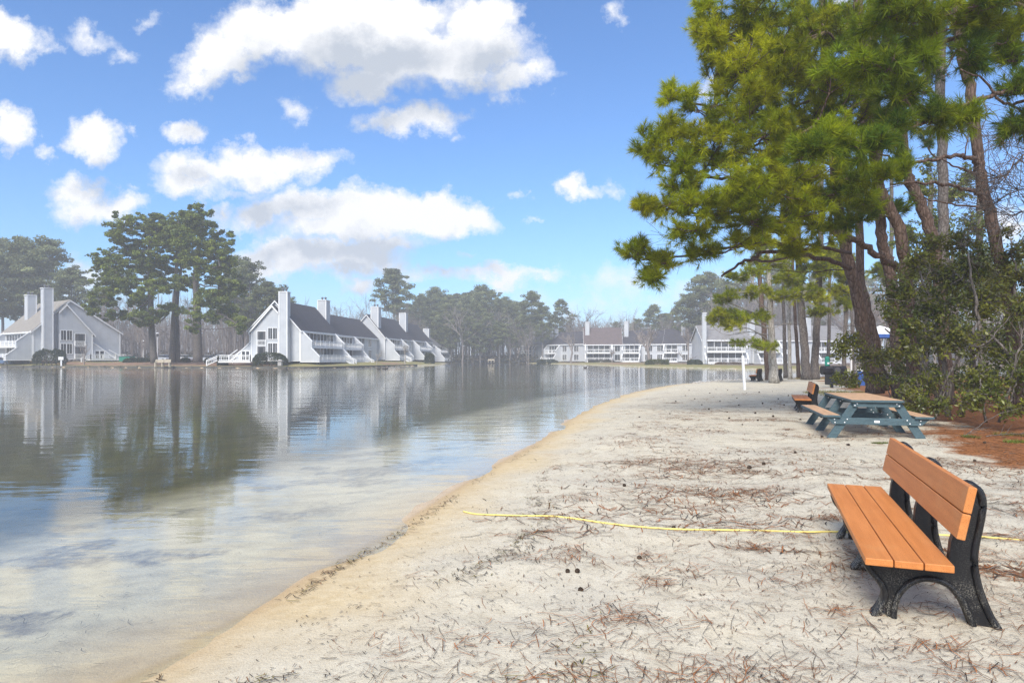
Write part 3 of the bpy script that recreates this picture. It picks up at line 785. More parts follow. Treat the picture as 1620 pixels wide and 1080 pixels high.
        for q in range(n + 1):
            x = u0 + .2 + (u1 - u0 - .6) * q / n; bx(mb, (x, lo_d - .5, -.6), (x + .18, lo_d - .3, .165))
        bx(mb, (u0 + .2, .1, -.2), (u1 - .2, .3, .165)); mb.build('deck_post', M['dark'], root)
    for (fu, up_d, lo_d) in (fins or ()):
        mb = MB()
        mb.prism([(0.003, 2.7), (0.003, eave - .1), (.15, eave - .1), (up_d + .25, 3.75), (up_d + .25, 2.7)], fn, fu, fu + .22)
        mb.prism([(0.003, .2), (0.003, 2.698), (up_d + .05, 2.698), (lo_d + .3, 1.1), (lo_d + .3, .2)], fn, fu, fu + .22)
        fw = mb.build('side_wall', M['siding'], root)
        mb = MB()
        for (a0, b0, a1, b1) in ((.15, eave - .12, up_d + .27, 3.73), (up_d + .05, 2.68, lo_d + .32, 1.08)):
            mb.prism([(a0 + .005, b0), (a1 + .005, b1), (a1 + .02, b1 + .17), (a0 + .02, b0 + .17)], fn, fu - .05, fu + .27)
        bx(mb, (fu - .04, .0, .2), (fu - .003, .14, eave - .15))
        bx(mb, (fu - .04, .145, .2), (fu - .003, lo_d + .32, .32)); mb.build('trim', M['white'], fw)
    for (su, lo_d) in stairs:
        mb = MB()
        for w in (0, 1.25):
            a, b = P(su + w, lo_d + .05, 1.4), P(su + w, lo_d + 1.65, .55)
            mb.bar(a, b, .1, .12); mb.bar(a - [0, 0, .42], b - [0, 0, .42], .06, .08); mb.bar(a - [0, 0, 1.0], b - [0, 0, 1.0], .07, .3)
            mb.bar(b - [0, 0, 1.2], b + [0, 0, .1], .14, .14); mb.bar(a - [0, 0, 1.0], a + [0, 0, .1], .14, .14)
        for q in range(4): bx(mb, (su + .04, lo_d + .15 + q * .38, .28 - q * .2), (su + 1.21, lo_d + .45 + q * .38, .32 - q * .2))
        mb.build('stairs', M['white'], root)
    for w in wins: window('v', *w)
    if gable:
        # projecting lower gable, porch, side wing and entrance deck
        g0, g1, gp0 = -8.4, -3.35, -4.45; gt = ridge - 1.05; B = -1.2
        s1 = (gt - 5.55) / (gp0 - g0)
        rz = gt - (g1 - gp0) * s1
        mb = MB(); mb.prism([(g0, .45), (g0, 5.55), (gp0, gt), (g1, rz), (g1, .45)], fn, B, -.003); gw = mb.build('front_gable', M['siding'], root)
        mb = MB()
        for (a0, b0, a1, b1) in ((g0 - .35, 5.55 - .35 * s1, gp0, gt), (g1 + .02, rz - .02, gp0, gt)):
            mb.prism([(a0, b0 + .005), (a1, b1 + .005), (a1, b1 + .22), (a0, b0 + .22)], fn, B - .3, -.01)
        rfg = mb.build('gable_roof', M[roof], gw)
        mb = MB()
        for (a0, b0, a1, b1) in ((g0 - .38, 5.55 - .38 * s1, gp0, gt), (g1 + .03, rz - .03, gp0, gt)):
            mb.prism([(a0, b0 - .12), (a1, b1 - .12), (a1, b1 + .24), (a0, b0 + .24)], fn, B - .36, B - .302)
        for a in (g0 - .02, g1 - .15): bx(mb, (B - .04, a, .45), (B - .003, a + .17, 5.5))
        bx(mb, (B - .04, g0, .36), (B - .003, g1, .5)); mb.build('trim', M['white'], gw)
        for z_ in (1.45, 4.1): window('u', -5.35, -3.52, z_, z_ + 2.15, 2, B)
        for z_ in (.5, 3.1):
            mb = MB(); bx(mb, (B - .03, -7.25, z_ + .02), (B - .003, -5.65, z_ + 2.5)); pc = mb.build('balcony_shade', M['dark'], root)  # flat dark panel stands in for the shaded recess
            mb = MB(); rail(mb, [P(B - .1, -7.2, z_), P(B - .1, -5.7, z_)], .95, .22, 2)
            for a in (-7.35, -5.7): bx(mb, (B - .09, a, z_), (B - .031, a + .14, z_ + 2.55))
            bx(mb, (B - .09, -7.2, z_ + 2.45), (B - .031, -5.71, z_ + 2.58)); mb.build('railing', M['white'], pc)
            mb = MB(); bx(mb, (B - .045, -6.9, z_ + 1.0), (B - .031, -6.2, z_ + 2.3)); mb.build('door', M['glass'], pc)
        mb = MB(); mb.prism([(g0 - .003, .45), (g0 - .003, 3.9), (-11.3, 1.3), (-11.3, .45)], fn, -.9, 1.2); sw = mb.build('side_wing', M['siding'], root)
        mb = MB(); mb.prism([(g0, 3.85), (-11.35, 1.22), (-11.35, 1.42), (g0, 4.05)], fn, -1.0, 1.25)
        bx(mb, (-.94, -10.4, .45), (-.903, -8.7, 2.3)); mb.build('trim', M['white'], sw)
        mb = MB()
        for a in (-10.2, -9.45): bx(mb, (-.96, a, .6), (-.942, a + .55, 2.1))
        mb.build('pane', M['glass'], sw)
        mb = MB(); bx(mb, (-3.4, -13.2, .15), (-1.3, -7.4, .42)); ed = mb.build('entrance_deck', M['white'], root)
        mb = MB(); rail(mb, [P(-3.35, -7.4, .42), P(-3.35, -13.2, .42), P(-1.4, -13.2, .42)], 1.0, .3); rail(mb, [P(-3.35, -7.4, .42), P(-3.35, -6.0, -.35)], 1.0, .3); rail(mb, [P(-3.35, -13.2, .42), P(-3.35, -15.3, -.45)], 1.0, .3)
        mb.build('railing', M['white'], ed)
        for w in (-1.0, .6):
            mb = MB()
            mb.bar(P(w, -11.0, 2.4), P(w, -12.9, 1.1), .12, .14); mb.bar(P(w, -11.0, 1.4), P(w, -12.9, .1), .08, .26)
            mb.build('stair_railing', M['white'], root)
    return root

# ---- the row on the middle bank, running away from us
uM, vM = np.array([.107, .994]), np.array([.994, -.107])
cM = np.array([(475 - HX) / F * 116, 116.0])
def onrow(a, dv=0.0): p = cM + uM * a + vM * dv; return p
row = 'grey townhouses of the middle bank row'
def unit(label, a0, a1, dv, dz, **k):
    p = onrow(a0, dv)
    return townhouse(label, p[0], p[1], uM, vM, a1 - a0, zbase=.66 + dz, group=row, **k)
unit('near end townhouse of the middle row with the tall front gable facing the lake corner', 0, 17.2, 0, 0, gable=True, chims=[(-1.35, -2.5, 12.3, 1.45, 1.3)],
     units=[(.3, 15.5, 1.9, 3.2)], fins=[(0, 1.9, 3.2), (15.5, 1.9, 3.2)], stairs=[(13.6, 3.2)])
unit('second townhouse of the middle row, two window stacks and chimney behind the first dark roof', 17.3, 46.5, -.9, -.1, ridge=10.2, chims=[(.2, -2.3, 12.6, 1.7, 2.2)],
     units=[(1.0, 11.5, 2.2, 3.4), ], fins=[(.4, 2.2, 3.4), (11.6, 2.2, 3.4)], wins=[(15.5, 19.5, .9, 3.0, 2), (15.5, 19.5, 3.6, 5.6, 2), (22, 24.5, .9, 3.0, 1), (22, 24.5, 3.6, 5.6, 1)], stairs=[(9.6, 3.4)])
unit('third townhouse of the middle row with a pale gable edge above the roof before it', 46.6, 71.8, .9, .2, ridge=11.3, chims=[(.2, -2.6, 13.2, 1.8, 2.4)],
     units=[(1.0, 13.5, 2.2, 3.4)], fins=[(.4, 2.2, 3.4), (13.6, 2.2, 3.4)], wins=[(17, 20, 3.6, 5.6, 2), (17, 20, .9, 3.0, 2)], stairs=[(5.5, 3.4)])
unit('fourth townhouse of the middle row behind a small bare tree', 71.9, 96.6, .9, .3, ridge=11.0, chims=[(.2, -2.6, 13.3, 1.8, 2.4)],
     units=[(1.0, 15.5, 2.2, 3.4)], fins=[(.4, 2.2, 3.4), (15.6, 2.2, 3.4)], wins=[(18, 21, 3.6, 5.6, 2)], stairs=[(5.5, 3.4)])
unit('last and smallest townhouse at the far end of the middle row', 96.7, 112, 1.5, -.3, ridge=9.2, eave=5.4, roof='roof_grey', chims=[(.2, -2.4, 10.6, 1.7, 2.2)],
     units=[(1.0, 13.5, 2.2, 3.4)], fins=[(.4, 2.2, 3.4), (13.6, 2.2, 3.4)])

# ---- the house at the left edge, mirrored
uL = np.array([-.8, .6]); vL = np.array([-.6, -.8])
pL = np.array([(52 - HX) / F * 129, 129.0])
townhouse('large grey townhouse at the left with tan roof and tall chimney beside the hedge', pL[0], pL[1], uL, vL, 17, roof='roof_tan', vs=1.2, eave=6.0, ridge=12.2, rv=-5.3, D=13.2, zbase=.95, gable=True,
          chims=[(-1.5, -1.75, 14.2, 1.3, 1.6), (10.5, -2.6, 13.6, 1.3, 1.8)], units=[(1.0, 15.0, 2.0, 3.3)], fins=[(0, 2.0, 3.3), (15.2, 2.0, 3.3)], wins=[])
pS = ap(172, 570, 168)
townhouse('small grey gabled townhouse standing back behind the left house', pS[0], pS[1], (-.5, .866), (.866, .5), 9, roof='roof_grey', eave=5.2, ridge=8.8, rv=-3.4, D=6.8, zbase=.9,
          wins=[], units=[(.5, 7, 1.6, 2.4)], fins=[(0, 1.6, 2.4)])
# its gable end faces the lake: windows and porch
pB = ap(8, 560, 165)
townhouse('townhouse roof showing behind the left house at the picture edge', pB[0], pB[1], (-.42, .907), (-.907, -.42), 10, roof='roof_grey', eave=6.4, ridge=11.0, rv=-4.4, D=9, zbase=1.0)

# ---- the row on the right bank, facing us
rowr = 'pale townhouses along the right bank'
def face(label, px0, Y0, px1, Y1, roof, zb=.2, **k):
    a = ap(px0, HY, Y0); b = ap(px1, HY, Y1); u = (b - a)[:2]; L = np.linalg.norm(u); u = u / L
    return townhouse(label, a[0], a[1], u, (u[1], -u[0]), L, roof=roof, zbase=zb, group=rowr, **k), L
face('farthest pale townhouse of the right bank, half hidden by hazy pines', 826, 236, 868, 228, 'roof_grey', .35, ridge=9.6, chims=[(.3, -2.6, 11.0, 1.2, 1.2)], units=[(.5, 6.4, 1.8, 2.8)], fins=[(0, 1.8, 2.8), (6.5, 1.8, 2.8)], stairs=[(-1.6, 2.0)], far=True)
face('dark roofed townhouse with sloping side wall left of the red brown roof', 866, 224, 926, 207, 'roof_dark', .3, ridge=9.8, chims=[(.3, -2.8, 10.9, 1.4, 1.2)], units=[(.8, 7.2, 1.8, 2.8)], fins=[(.3, 1.8, 2.8), (7.3, 1.8, 2.8)], wins=[(8.4, 10.8, .6, 2.6, 2), (8.4, 10.8, 3.3, 5.3, 2), (14.5, 17, 3.3, 5.3, 2), (14.5, 17, .6, 2.6, 2)], far=True)
face('townhouse with the red brown shingle roof on the right bank', 925, 203, 985, 202, 'roof_red', .25, ridge=10.6, eave=5.7, chims=[(.3, -2.8, 12.4, 1.0, 1.2)], units=[(.5, 8.0, 1.9, 3.0)], fins=[(.1, 1.9, 3.0), (8.1, 1.9, 3.0)], wins=[(9, 10.8, 3.3, 5.3, 1), (9, 10.8, .6, 2.6, 1)], far=True)
face('townhouse behind the round bare tree on the right bank', 985.5, 203, 1050, 199, 'roof_dark', .25, ridge=9.6, eave=5.7, chims=[(.1, -2.8, 12.6, 1.0, 1.2)], units=[(.3, 5.2, 1.9, 3.0)], fins=[(.0, 1.9, 3.0), (5.3, 1.9, 3.0)], wins=[(6.6, 9.0, 3.3, 5.3, 2), (6.6, 9.0, .6, 2.6, 2), (10.2, 12.2, 3.3, 5.3, 2), (10.2, 12.2, .6, 2.6, 2)], far=True)
face('grey townhouse left of the big white chimney on the right bank', 1050.5, 197, 1112, 193, 'roof_dark', .25, ridge=9.9, eave=5.7, chims=[(4.8, -2.8, 11.0, 1.0, 1.2)], units=[(.3, 4.2, 1.9, 3.0), (8.5, 11.2, 1.9, 3.0)], fins=[(.0, 1.9, 3.0), (8.3, 1.9, 3.0)], wins=[(5.2, 7.2, 3.3, 5.3, 2), (5.2, 7.2, .6, 2.6, 2)], far=True)
face('nearest right bank townhouse with two long white decks and a tall thin chimney', 1112, 152, 1188, 152, 'roof_grey', .1, ridge=9.0, eave=5.7, chims=[(-.3, .9, 11.7, .75, .75)], units=[(.6, 9.4, 1.2, 2.0)], fins=[(.0, 1.2, 2.0), (9.5, 1.2, 2.0)])
face('townhouse glimpsed between the slim trunks on the right bank', 1189, 153, 1262, 155, 'roof_grey', .1, ridge=9.0, eave=5.7, chims=[(.2, -1.5, 11.2, 1.0, 1.2)], units=[(.9, 6.4, 1.4, 2.4)], fins=[(.5, 1.4, 2.4), (6.5, 1.4, 2.4)], wins=[(7.6, 9.6, .6, 2.6, 2), (7.6, 9.6, 3.3, 5.3, 2)])
face('last townhouse at the right, behind the pine trunks and black grill', 1263, 156, 1345, 160, 'roof_grey', .1, ridge=9.2, eave=5.7, chims=[(3.2, -1.5, 11.2, 1.0, 1.2)], units=[(4.2, 10.4, 1.4, 2.4)], fins=[(4.0, 1.4, 2.4), (10.5, 1.4, 2.4)], wins=[(.8, 3.0, .6, 2.6, 2), (.8, 3.0, 3.3, 5.3, 2)])
# ================================================================== foliage in numpy
def unit_rows(a): return a / (np.linalg.norm(a, axis=1)[:, None] + 1e-9)
def tufts(cen, dirs, k, length, width, r, spread=(.25, 1.25), cols=None, curl=.0):
    """pine needle tufts: k thin needles fanning out round each direction"""
    n = len(cen)
    d = np.repeat(unit_rows(dirs), k, 0); c = np.repeat(cen, k, 0); N = n * k
    ref = r.normal(size=(N, 3)); p = unit_rows(np.cross(d, ref))
    th = r.uniform(spread[0], spread[1], N)[:, None]
    t = d * np.cos(th) + p * np.sin(th)
    L = (length * r.uniform(.7, 1.15, N))[:, None]
    b = c - d * (L * r.uniform(0, .5, N)[:, None])
    w = unit_rows(np.cross(t, r.normal(size=(N, 3)))) * (width * r.uniform(.7, 1.3, N))[:, None]
    tip = b + t * L + np.array([0, 0, -1.0]) * (L * curl)
    V = np.stack([b - w, b + w, tip], 1).reshape(-1, 3)
    tint = np.repeat(np.repeat(cols, k, 0) * r.uniform(.75, 1.25, N)[:, None], 3, 0)
    return V, np.arange(N * 3).reshape(-1, 3), tint
def leaves(cen, size, r, cols, up=.3, aspect=.42):
    """leaf quads of random attitude"""
    n = len(cen)
    a = unit_rows(r.normal(size=(n, 3)) + np.array([0, 0, up])); b = unit_rows(np.cross(a, r.normal(size=(n, 3))))
    s = (size * r.uniform(.6, 1.3, n))[:, None]
    t = np.cross(a, b)
    V = np.stack([cen - b * s, cen + t * s * aspect, cen + b * s, cen - t * s * aspect], 1).reshape(-1, 3)
    return V, np.arange(n * 4).reshape(-1, 4), np.repeat(cols * r.uniform(.7, 1.3, n)[:, None], 4, 0)
def pick(cols, n, r):
    c = np.array(cols, float); f = r.random((n, 1)); i = r.integers(0, len(c), n); j = r.integers(0, len(c), n)
    return c[i] * f + c[j] * (1 - f)
def pxpath(pts, k=6):
    """pixel path (px, py, Y) -> smooth 3-D path"""
    return catmull(np.array([ap(*p) for p in pts]), k)
def wig(P, amp, seed):
    r = np.random.default_rng(seed); o = r.normal(0, amp, P.shape); o[0] = 0; o[-1] *= .5
    return P + o
GREEN = [(.30, .36, .010), (.42, .44, .012), (.22, .29, .010), (.52, .50, .014), (.14, .20, .010), (.33, .36, .012)]
DKGREEN = [(.08, .15, .018), (.11, .18, .018), (.14, .20, .018), (.06, .11, .016)]

def pine(name, label, group, trunks, limbs, pads, seed, cat='tree', needle=.215, k=34, width=.0064, cols=GREEN, bark='bark', dens=1.0, twig_r=.011, curl=.06, mode='needle', leafsz=.2, dead=()):
    """trunks: [(pixel path, r0, r1)], limbs the same; pads: (px, py, Y, rx, ry[, depth radius][, which]) foliage masses in pixels"""
    r = np.random.default_rng(seed)
    base = np.array(ap(*trunks[0][0][0])); org = np.array([base[0], base[1], 0])
    root = empty(name, tuple(org), label, cat, group)
    mb = MB()
    skel = []
    for path, r0, r1 in trunks:
        P = pxpath(path, 6); m_ = len(P)
        R = np.linspace(r0, r1, m_); R[:3] *= np.array([1.35, 1.15, 1.05])[:len(R[:3])]
        P = wig(P, r0 * .10, seed); mb.tube(P - org, R, 12)
    for path, r0, r1 in limbs:
        P = wig(pxpath(path, 6), r0 * .35, seed + 3); mb.tube(P - org, np.linspace(r0, r1, len(P)), 8)
        skel.append(P)
    for path, r0, r1 in trunks: skel.append(pxpath(path, 6)[4:])
    S = np.vstack(skel)
    tb = MB(); tc, td, tcol = [], [], []
    for pd in pads:
        px, py, Yd, rx, ry = pd[:5]; s = Yd / F
        c = ap(px, py, Yd); rad = np.array([rx * s, max(rx, ry) * s * (pd[5] if len(pd) > 5 else .9), ry * s])
        # a branch from the skeleton into the pad
        dd = np.linalg.norm((S - c) * np.array([1, .8, 1.3]), axis=1) + np.maximum(0, S[:, 2] - c[2]) * .6
        a = S[np.argmin(dd)]
        mid = (a + c) / 2 + np.array([0, 0, -.06 * np.linalg.norm(c - a)]) + r.normal(0, .05, 3)
        BR = catmull([a, mid, c], 5); l0 = np.linalg.norm(c - a)
        mb.tube(wig(BR, .02 * min(1, l0), seed + 9) - org, np.linspace(min(.045, .018 + .012 * l0), .014, len(BR)), 6)
        area = rx * ry * s * s
        nsub = int(np.clip(area * 15 * dens, 6, 60)); ntw = 11
        pcol = pick(cols, 1, r)[0] * r.uniform(.38, 1.35)
        for q in range(nsub):
            e = unit_rows(r.normal(size=(1, 3)))[0] * r.random() ** .4; e[2] = e[2] * .9
            tip = c + e * rad
            st = BR[int(r.integers(len(BR) // 2, len(BR)))]
            m_ = (st + tip) / 2 + np.array([0, 0, -.05]) + r.normal(0, .04, 3)
            sb = catmull([st, m_, tip], 4); tb.tube(sb - org, np.linspace(twig_r * 1.3, twig_r * .7, len(sb)), 4, False)
            sd = sb[-1] - sb[-3]
            for w in range(ntw):
                b0 = sb[int(r.integers(3, len(sb)))]
                dv = unit_rows((sd / (np.linalg.norm(sd) + 1e-6) * .7 + r.normal(0, .6, 3) + np.array([0, 0, .35]))[None])[0]
                L = r.uniform(.12, .36)
                b1 = b0 + dv * L
                tb.tube(np.array([b0, b1]) - org, [twig_r * .6, twig_r * .4], 3, False)
                nt = 2 if r.random() < .6 else 1
                for z in range(nt):
                    tc.append(b0 + (b1 - b0) * (1 - .5 * z)); td.append(dv); tcol.append(pcol * .5 + pick(cols, 1, r)[0] * .5)
    for path, r0, r1 in dead:
        P = wig(pxpath(path, 5), r0 * .6, seed + 5); tb.tube(P - org, np.linspace(r0, r1, len(P)), 5)
        for q in range(int(len(P) * 1.3)):
            i = int(r.integers(2, len(P))); L = r.uniform(.25, .8)
            d = unit_rows((P[i] - P[i-2] + r.normal(0, .6, 3) * np.linalg.norm(P[i] - P[i-2]))[None])[0]
            e = P[i] + d * L
            tb.tube(catmull([P[i], (P[i] + e) / 2 + r.normal(0, .05, 3), e], 3) - org, np.linspace(r1 * .9, .004, 7), 4, False)
    if tb.v: mb.add(*tb.arrays())
    mb.build('trunk', M[bark], root, smooth=True, fix=False)
    tc, td, tcol = np.array(tc), np.array(td), np.array(tcol)
    if len(tc):
        V, T, ti = tufts(tc, td, k, needle, width, r, (.15, 1.3), tcol, curl)
        me = np_mesh('crown', V - org, [T], False, {'tint': ti}); link('crown', me, M['needles'], root)
    return root

# ------------------------------------------------------------------ the pines on the right
gN = 'tall pines at the right edge of the beach'
pine('pine_tree', 'pine leaning over the beach whose bright sprays hang furthest out over the water', gN,
     [([(1384,622,22),(1368,540,22),(1352,450,22),(1335,385,22),(1322,280,21.6),(1310,140,21),(1300,-60,21)], .225, .12)],
     [([(1440,440,19.5),(1400,412,19),(1360,385,18.6),(1325,368,18.3),(1303,356,18.1)], .10, .08),
      ([(1345,425,21),(1290,407,20),(1215,398,19),(1182,412,18.4),(1141,436,18)], .075, .03),
      ([(1330,330,21.5),(1250,300,19),(1180,285,17.5),(1100,275,16.5),(1040,258,16)], .07, .022),
      ([(1316,220,21.3),(1240,190,19),(1160,175,17),(1085,158,16)], .07, .022),
      ([(1310,120,21),(1230,90,18.5),(1150,60,17)], .07, .025),
      ([(1345,400,21.5),(1240,385,19),(1130,395,17.5),(1040,410,17)], .06, .02),
      ([(1322,260,21.5),(1250,250,18),(1190,235,16)], .06, .02),
      ([(1335,370,21.5),(1250,352,18),(1170,345,16.4),(1090,335,16),(1015,325,16)], .055, .018)],
     [(1150,50,16.5,58,62),(1135,105,16,45,40),(1215,30,16.5,70,50),(1180,150,15.5,75,42),(1250,110,16,70,55),(1105,178,15.6,50,28),(1060,150,15.8,36,24),(1052,200,15.8,44,20),(1015,232,15.8,28,24),
      (1080,245,15.8,60,24),(1140,225,15.4,55,32),(1210,215,15,65,38),(1170,285,15,80,40),(1090,290,15.6,45,20),(1060,320,15.6,45,16),(1012,328,15.8,24,14),(1250,280,15.6,70,48),(1130,335,15.4,60,24),
      (1200,345,15.2,80,30),(1100,365,15.4,46,16),(1010,400,16.6,32,15),(1055,416,16.6,40,15),(1035,440,16.6,18,10),(1110,402,16.4,50,16),(1170,385,15.8,55,24),(1240,372,16,60,24),(1290,340,17,55,34),(1295,60,17,60,60),(1290,180,16.6,60,60),(1130,15,16.5,35,30),(1330,130,16.4,50,50),(1370,180,16.6,44,40),(1340,40,16.8,60,50),(1310,270,16.2,50,34),(1220,300,15.4,60,34),(1150,310,15.3,50,26),(1280,390,16.2,46,18),(1240,70,15.8,60,44),(1180,90,15.6,60,44),(1190,20,16,60,34),(1125,60,16,34,44),(1160,190,15.4,56,30),(1205,250,15.2,60,34),(1100,215,15.4,44,22),(1085,265,15.4,40,18),(1110,320,15.3,46,18),(1180,320,15.2,54,24),(1265,200,15.8,54,40),(1260,340,15.8,54,26)], 21, dens=1.12,
     dead=[([(1345,425,21),(1280,430,19.5),(1200,425,18.5)], .018, .006), ([(1120,360,16.5),(1085,385,16.6),(1045,372,16.6)], .012, .004)])
pine('pine_tree', 'thick curved pine trunk with red brown plated bark, just right of the broken limb', gN,
     [([(1452,640,18),(1440,540,18),(1433,450,18),(1430,400,18),(1420,355,18),(1398,312,18),(1387,275,18),(1376,190,17.6),(1362,60,17.2),(1355,-80,17)], .175, .11)],
     [([(1380,235,17.8),(1330,215,17),(1290,200,16.2)], .06, .02), ([(1366,100,17.4),(1330,70,16.6),(1300,40,16)], .055, .02), ([(1385,270,18),(1350,300,17.3),(1320,310,16.8)], .05, .018)],
     [(1330,215,15.8,50,44),(1360,270,16.6,50,36),(1330,300,16.4,46,34),(1350,140,16,46,46),(1370,50,16,60,46),(1315,110,15.6,40,40),(1395,180,16.8,36,40),(1400,60,16,50,40),(1380,120,16,46,40),(1350,350,16.6,40,26),(1375,320,16.8,34,26),(1200,70,18.5,80,60),(1270,130,18.5,80,60),(1190,180,18.5,70,44),(1250,230,18.5,80,50),(1210,290,18.2,70,40),(1290,40,18.5,80,60),(1150,120,18,50,40),(1280,320,18.4,60,40),(1140,260,18,50,30)], 22, dens=.95, cols=GREEN[:3] + DKGREEN[:2],
     dead=[([(1420,345,18),(1370,335,17.6),(1330,332,17.4)], .014, .005), ([(1398,300,18),(1450,288,18.2),(1500,300,18.4)], .012, .004)])
pine('pine_tree', 'dark pine trunk bending left above the shrubs, behind the curved red brown trunk', gN,
     [([(1500,640,21),(1492,520,21),(1484,430,21),(1470,358,21),(1448,305,21),(1433,268,21),(1422,180,21),(1402,60,21),(1390,-80,21)], .195, .13)],
     [([(1425,190,21),(1450,120,20),(1470,60,19)], .05, .02), ([(1440,280,21),(1410,250,20),(1380,240,19.4)], .045, .02)],
     [(1420,260,19.6,34,30),(1450,60,19.5,60,34),(1400,110,19.6,46,36),(1430,20,19.5,60,30),(1395,30,19.5,50,40)], 23, dens=.75, cols=DKGREEN + GREEN[:2],
     dead=[([(1470,358,21),(1520,330,20.5),(1560,335,20)], .012, .004)])
pine('pine_tree', 'slender straight grey pine trunk between the bending trunk and the rightmost leaning trunk', gN,
     [([(1496,640,27),(1494,450,27),(1491,300,27),(1489,150,27),(1487,-60,27)], .20, .17)],
     [([(1490,160,27),(1455,125,25.5),(1420,118,24.5)], .06, .02), ([(1488,60,27),(1530,35,26),(1580,25,25)], .06, .02)],
     [(1440,150,24,34,26),(1480,30,24,46,26),(1540,45,25,44,16),(1590,20,25,40,20),(1460,210,25,28,24),(1445,60,24,46,30),(1520,60,25,40,20),(1430,110,24,40,30),(1470,120,24,34,18),(1570,50,25,34,14)], 24, dens=.8, cols=DKGREEN, bark='bark_grey',
     dead=[([(1491,240,27),(1440,252,26),(1400,238,25)], .016, .005), ([(1491,110,27),(1450,95,26),(1410,120,25)], .016, .005), ([(1489,150,27),(1540,185,26),(1590,170,26)], .014, .005)])
pine('pine_tree', 'rightmost dark pine trunk, leaning left with bare arching limbs', gN,
     [([(1616,655,17.5),(1606,560,17.5),(1597,480,17.5),(1582,410,17.5),(1567,345,17.5),(1553,285,17.5),(1546,235,17.5),(1538,160,17.5),(1524,90,17.5),(1512,0,17.5),(1505,-60,17.5)], .165, .105)],
     [([(1549,262,17.5),(1535,250,17),(1510,246,16.5),(1470,253,16),(1420,263,15.6),(1370,278,15.2)], .065, .022),
      ([(1560,312,17.5),(1530,300,17.2),(1500,292,17),(1450,288,16.6),(1408,292,16.2)], .06, .022),
      ([(1565,332,17.5),(1530,326,17.2),(1480,318,17),(1440,306,16.8)], .035, .012),
      ([(1543,275,17.5),(1515,265,17.3),(1490,252,17)], .035, .014)],
     [(1380,285,15.4,34,24),(1345,290,15.3,34,24),(1420,275,15.6,26,14)], 25, dens=.9, cols=GREEN[:3] + DKGREEN[:2],
     dead=[([(1555,150,17.5),(1560,185,17.3),(1548,215,17.2)], .018, .007), ([(1527,245,16.8),(1528,215,16.7),(1500,205,16.6),(1470,200,16.5)], .016, .005), ([(1568,350,17.5),(1560,320,17.4),(1568,300,17.3),(1574,280,17.3)], .02, .006), ([(1558,365,17.5),(1540,360,17.3),(1532,356,17.2)], .016, .006), ([(1546,235,17.5),(1580,215,17),(1618,190,16.5)], .012, .004)])
pine('pine_tree', 'pine standing outside the right edge whose limbs sweep across the top right', gN,
     [([(1720,700,13),(1705,400,13),(1680,150,13),(1640,40,13),(1600,-30,13),(1560,-120,13)], .22, .12)],
     [([(1650,62,13),(1600,33,12.8),(1560,42,12.6),(1500,66,12.4),(1450,90,12.2),(1405,110,12)], .065, .022),
      ([(1690,170,13),(1640,148,12.8),(1590,146,12.6),(1550,158,12.4),(1500,178,12.2),(1450,198,12),(1390,215,11.8),(1330,228,11.8),(1285,242,11.8)], .05, .014),
      ([(1690,60,13),(1630,12,12.6),(1560,4,12.2),(1520,8,12)], .05, .016),
      ([(1680,140,13),(1620,70,12.6),(1570,72,12.4),(1540,80,12.2)], .04, .012),
      ([(1690,200,13),(1630,160,12.8),(1590,165,12.6),(1560,130,12.4),(1520,110,12.2)], .04, .012),
      ([(1640,10,13),(1580,-10,12.5),(1510,-6,12.2),(1440,8,12)], .05, .016)],
     [(1400,115,11.8,46,22),(1360,90,11.8,46,26),(1310,225,11.6,40,20),(1275,245,11.6,34,18),(1590,55,12.6,36,12),(1610,90,12.6,30,12),(1440,20,12,60,20),(1520,15,12,50,14),(1370,235,11.7,34,14),(1600,140,12.5,30,9),(1580,10,12.4,40,14),(1450,90,12.2,44,20),(1480,50,12.3,44,20),(1410,25,12,50,24),(1540,95,12.4,30,10),(1470,190,12.1,34,12),(1420,205,11.9,34,12),(1610,200,12.6,26,8),(1520,185,12.3,26,7),(1545,40,12.3,40,12),(1430,150,12,34,14)], 26, dens=.7, cols=GREEN[:3] + DKGREEN,
     dead=[([(1560,158,12.4),(1530,190,12.3),(1560,215,12.2),(1575,260,12.2)], .009, .003), ([(1660,300,12.8),(1610,250,12.4),(1590,262,12.3),(1570,270,12.2)], .012, .004), ([(1680,330,13),(1620,240,12.6),(1585,290,12.5),(1540,275,12.5)], .012, .003), ([(1520,66,12.4),(1500,100,12.3),(1470,120,12.2),(1450,160,12.2)], .01, .003), ([(1600,33,12.8),(1570,70,12.6),(1530,84,12.5),(1500,75,12.5)], .012, .004)])

# two straight trunks that make the twin behind the table, and the trunk behind them
pine('pine_tree', 'thinner dark twin of the leaning pine, close behind its right side', gN,
     [([(1398,618,24),(1385,540,24),(1367,470,24),(1360,420,24),(1362,260,24),(1375,60,24),(1378,-80,24)], .165, .11)],
     [([(1362,240,24),(1340,180,23),(1330,120,22)], .05, .02)], [(1340,130,22,40,36),(1350,60,22,44,36),(1360,330,22,30,34)], 27, dens=.7, cols=DKGREEN + GREEN[:2])
pine('pine_tree', 'upright brown pine trunk half wrapped by the shrubs left of the curved trunk', gN,
     [([(1424,632,21),(1416,520,21),(1410,440,21),(1397,385,21),(1391,330,21),(1388,260,21),(1384,120,21),(1380,-80,21)], .18, .13)],
     [([(1388,250,21),(1420,200,20.4),(1440,170,20)], .045, .02)], [(1425,200,20,36,30),(1380,330,19.6,34,24),(1420,330,20.4,24,20)], 28, dens=.7, cols=DKGREEN + GREEN[:1])

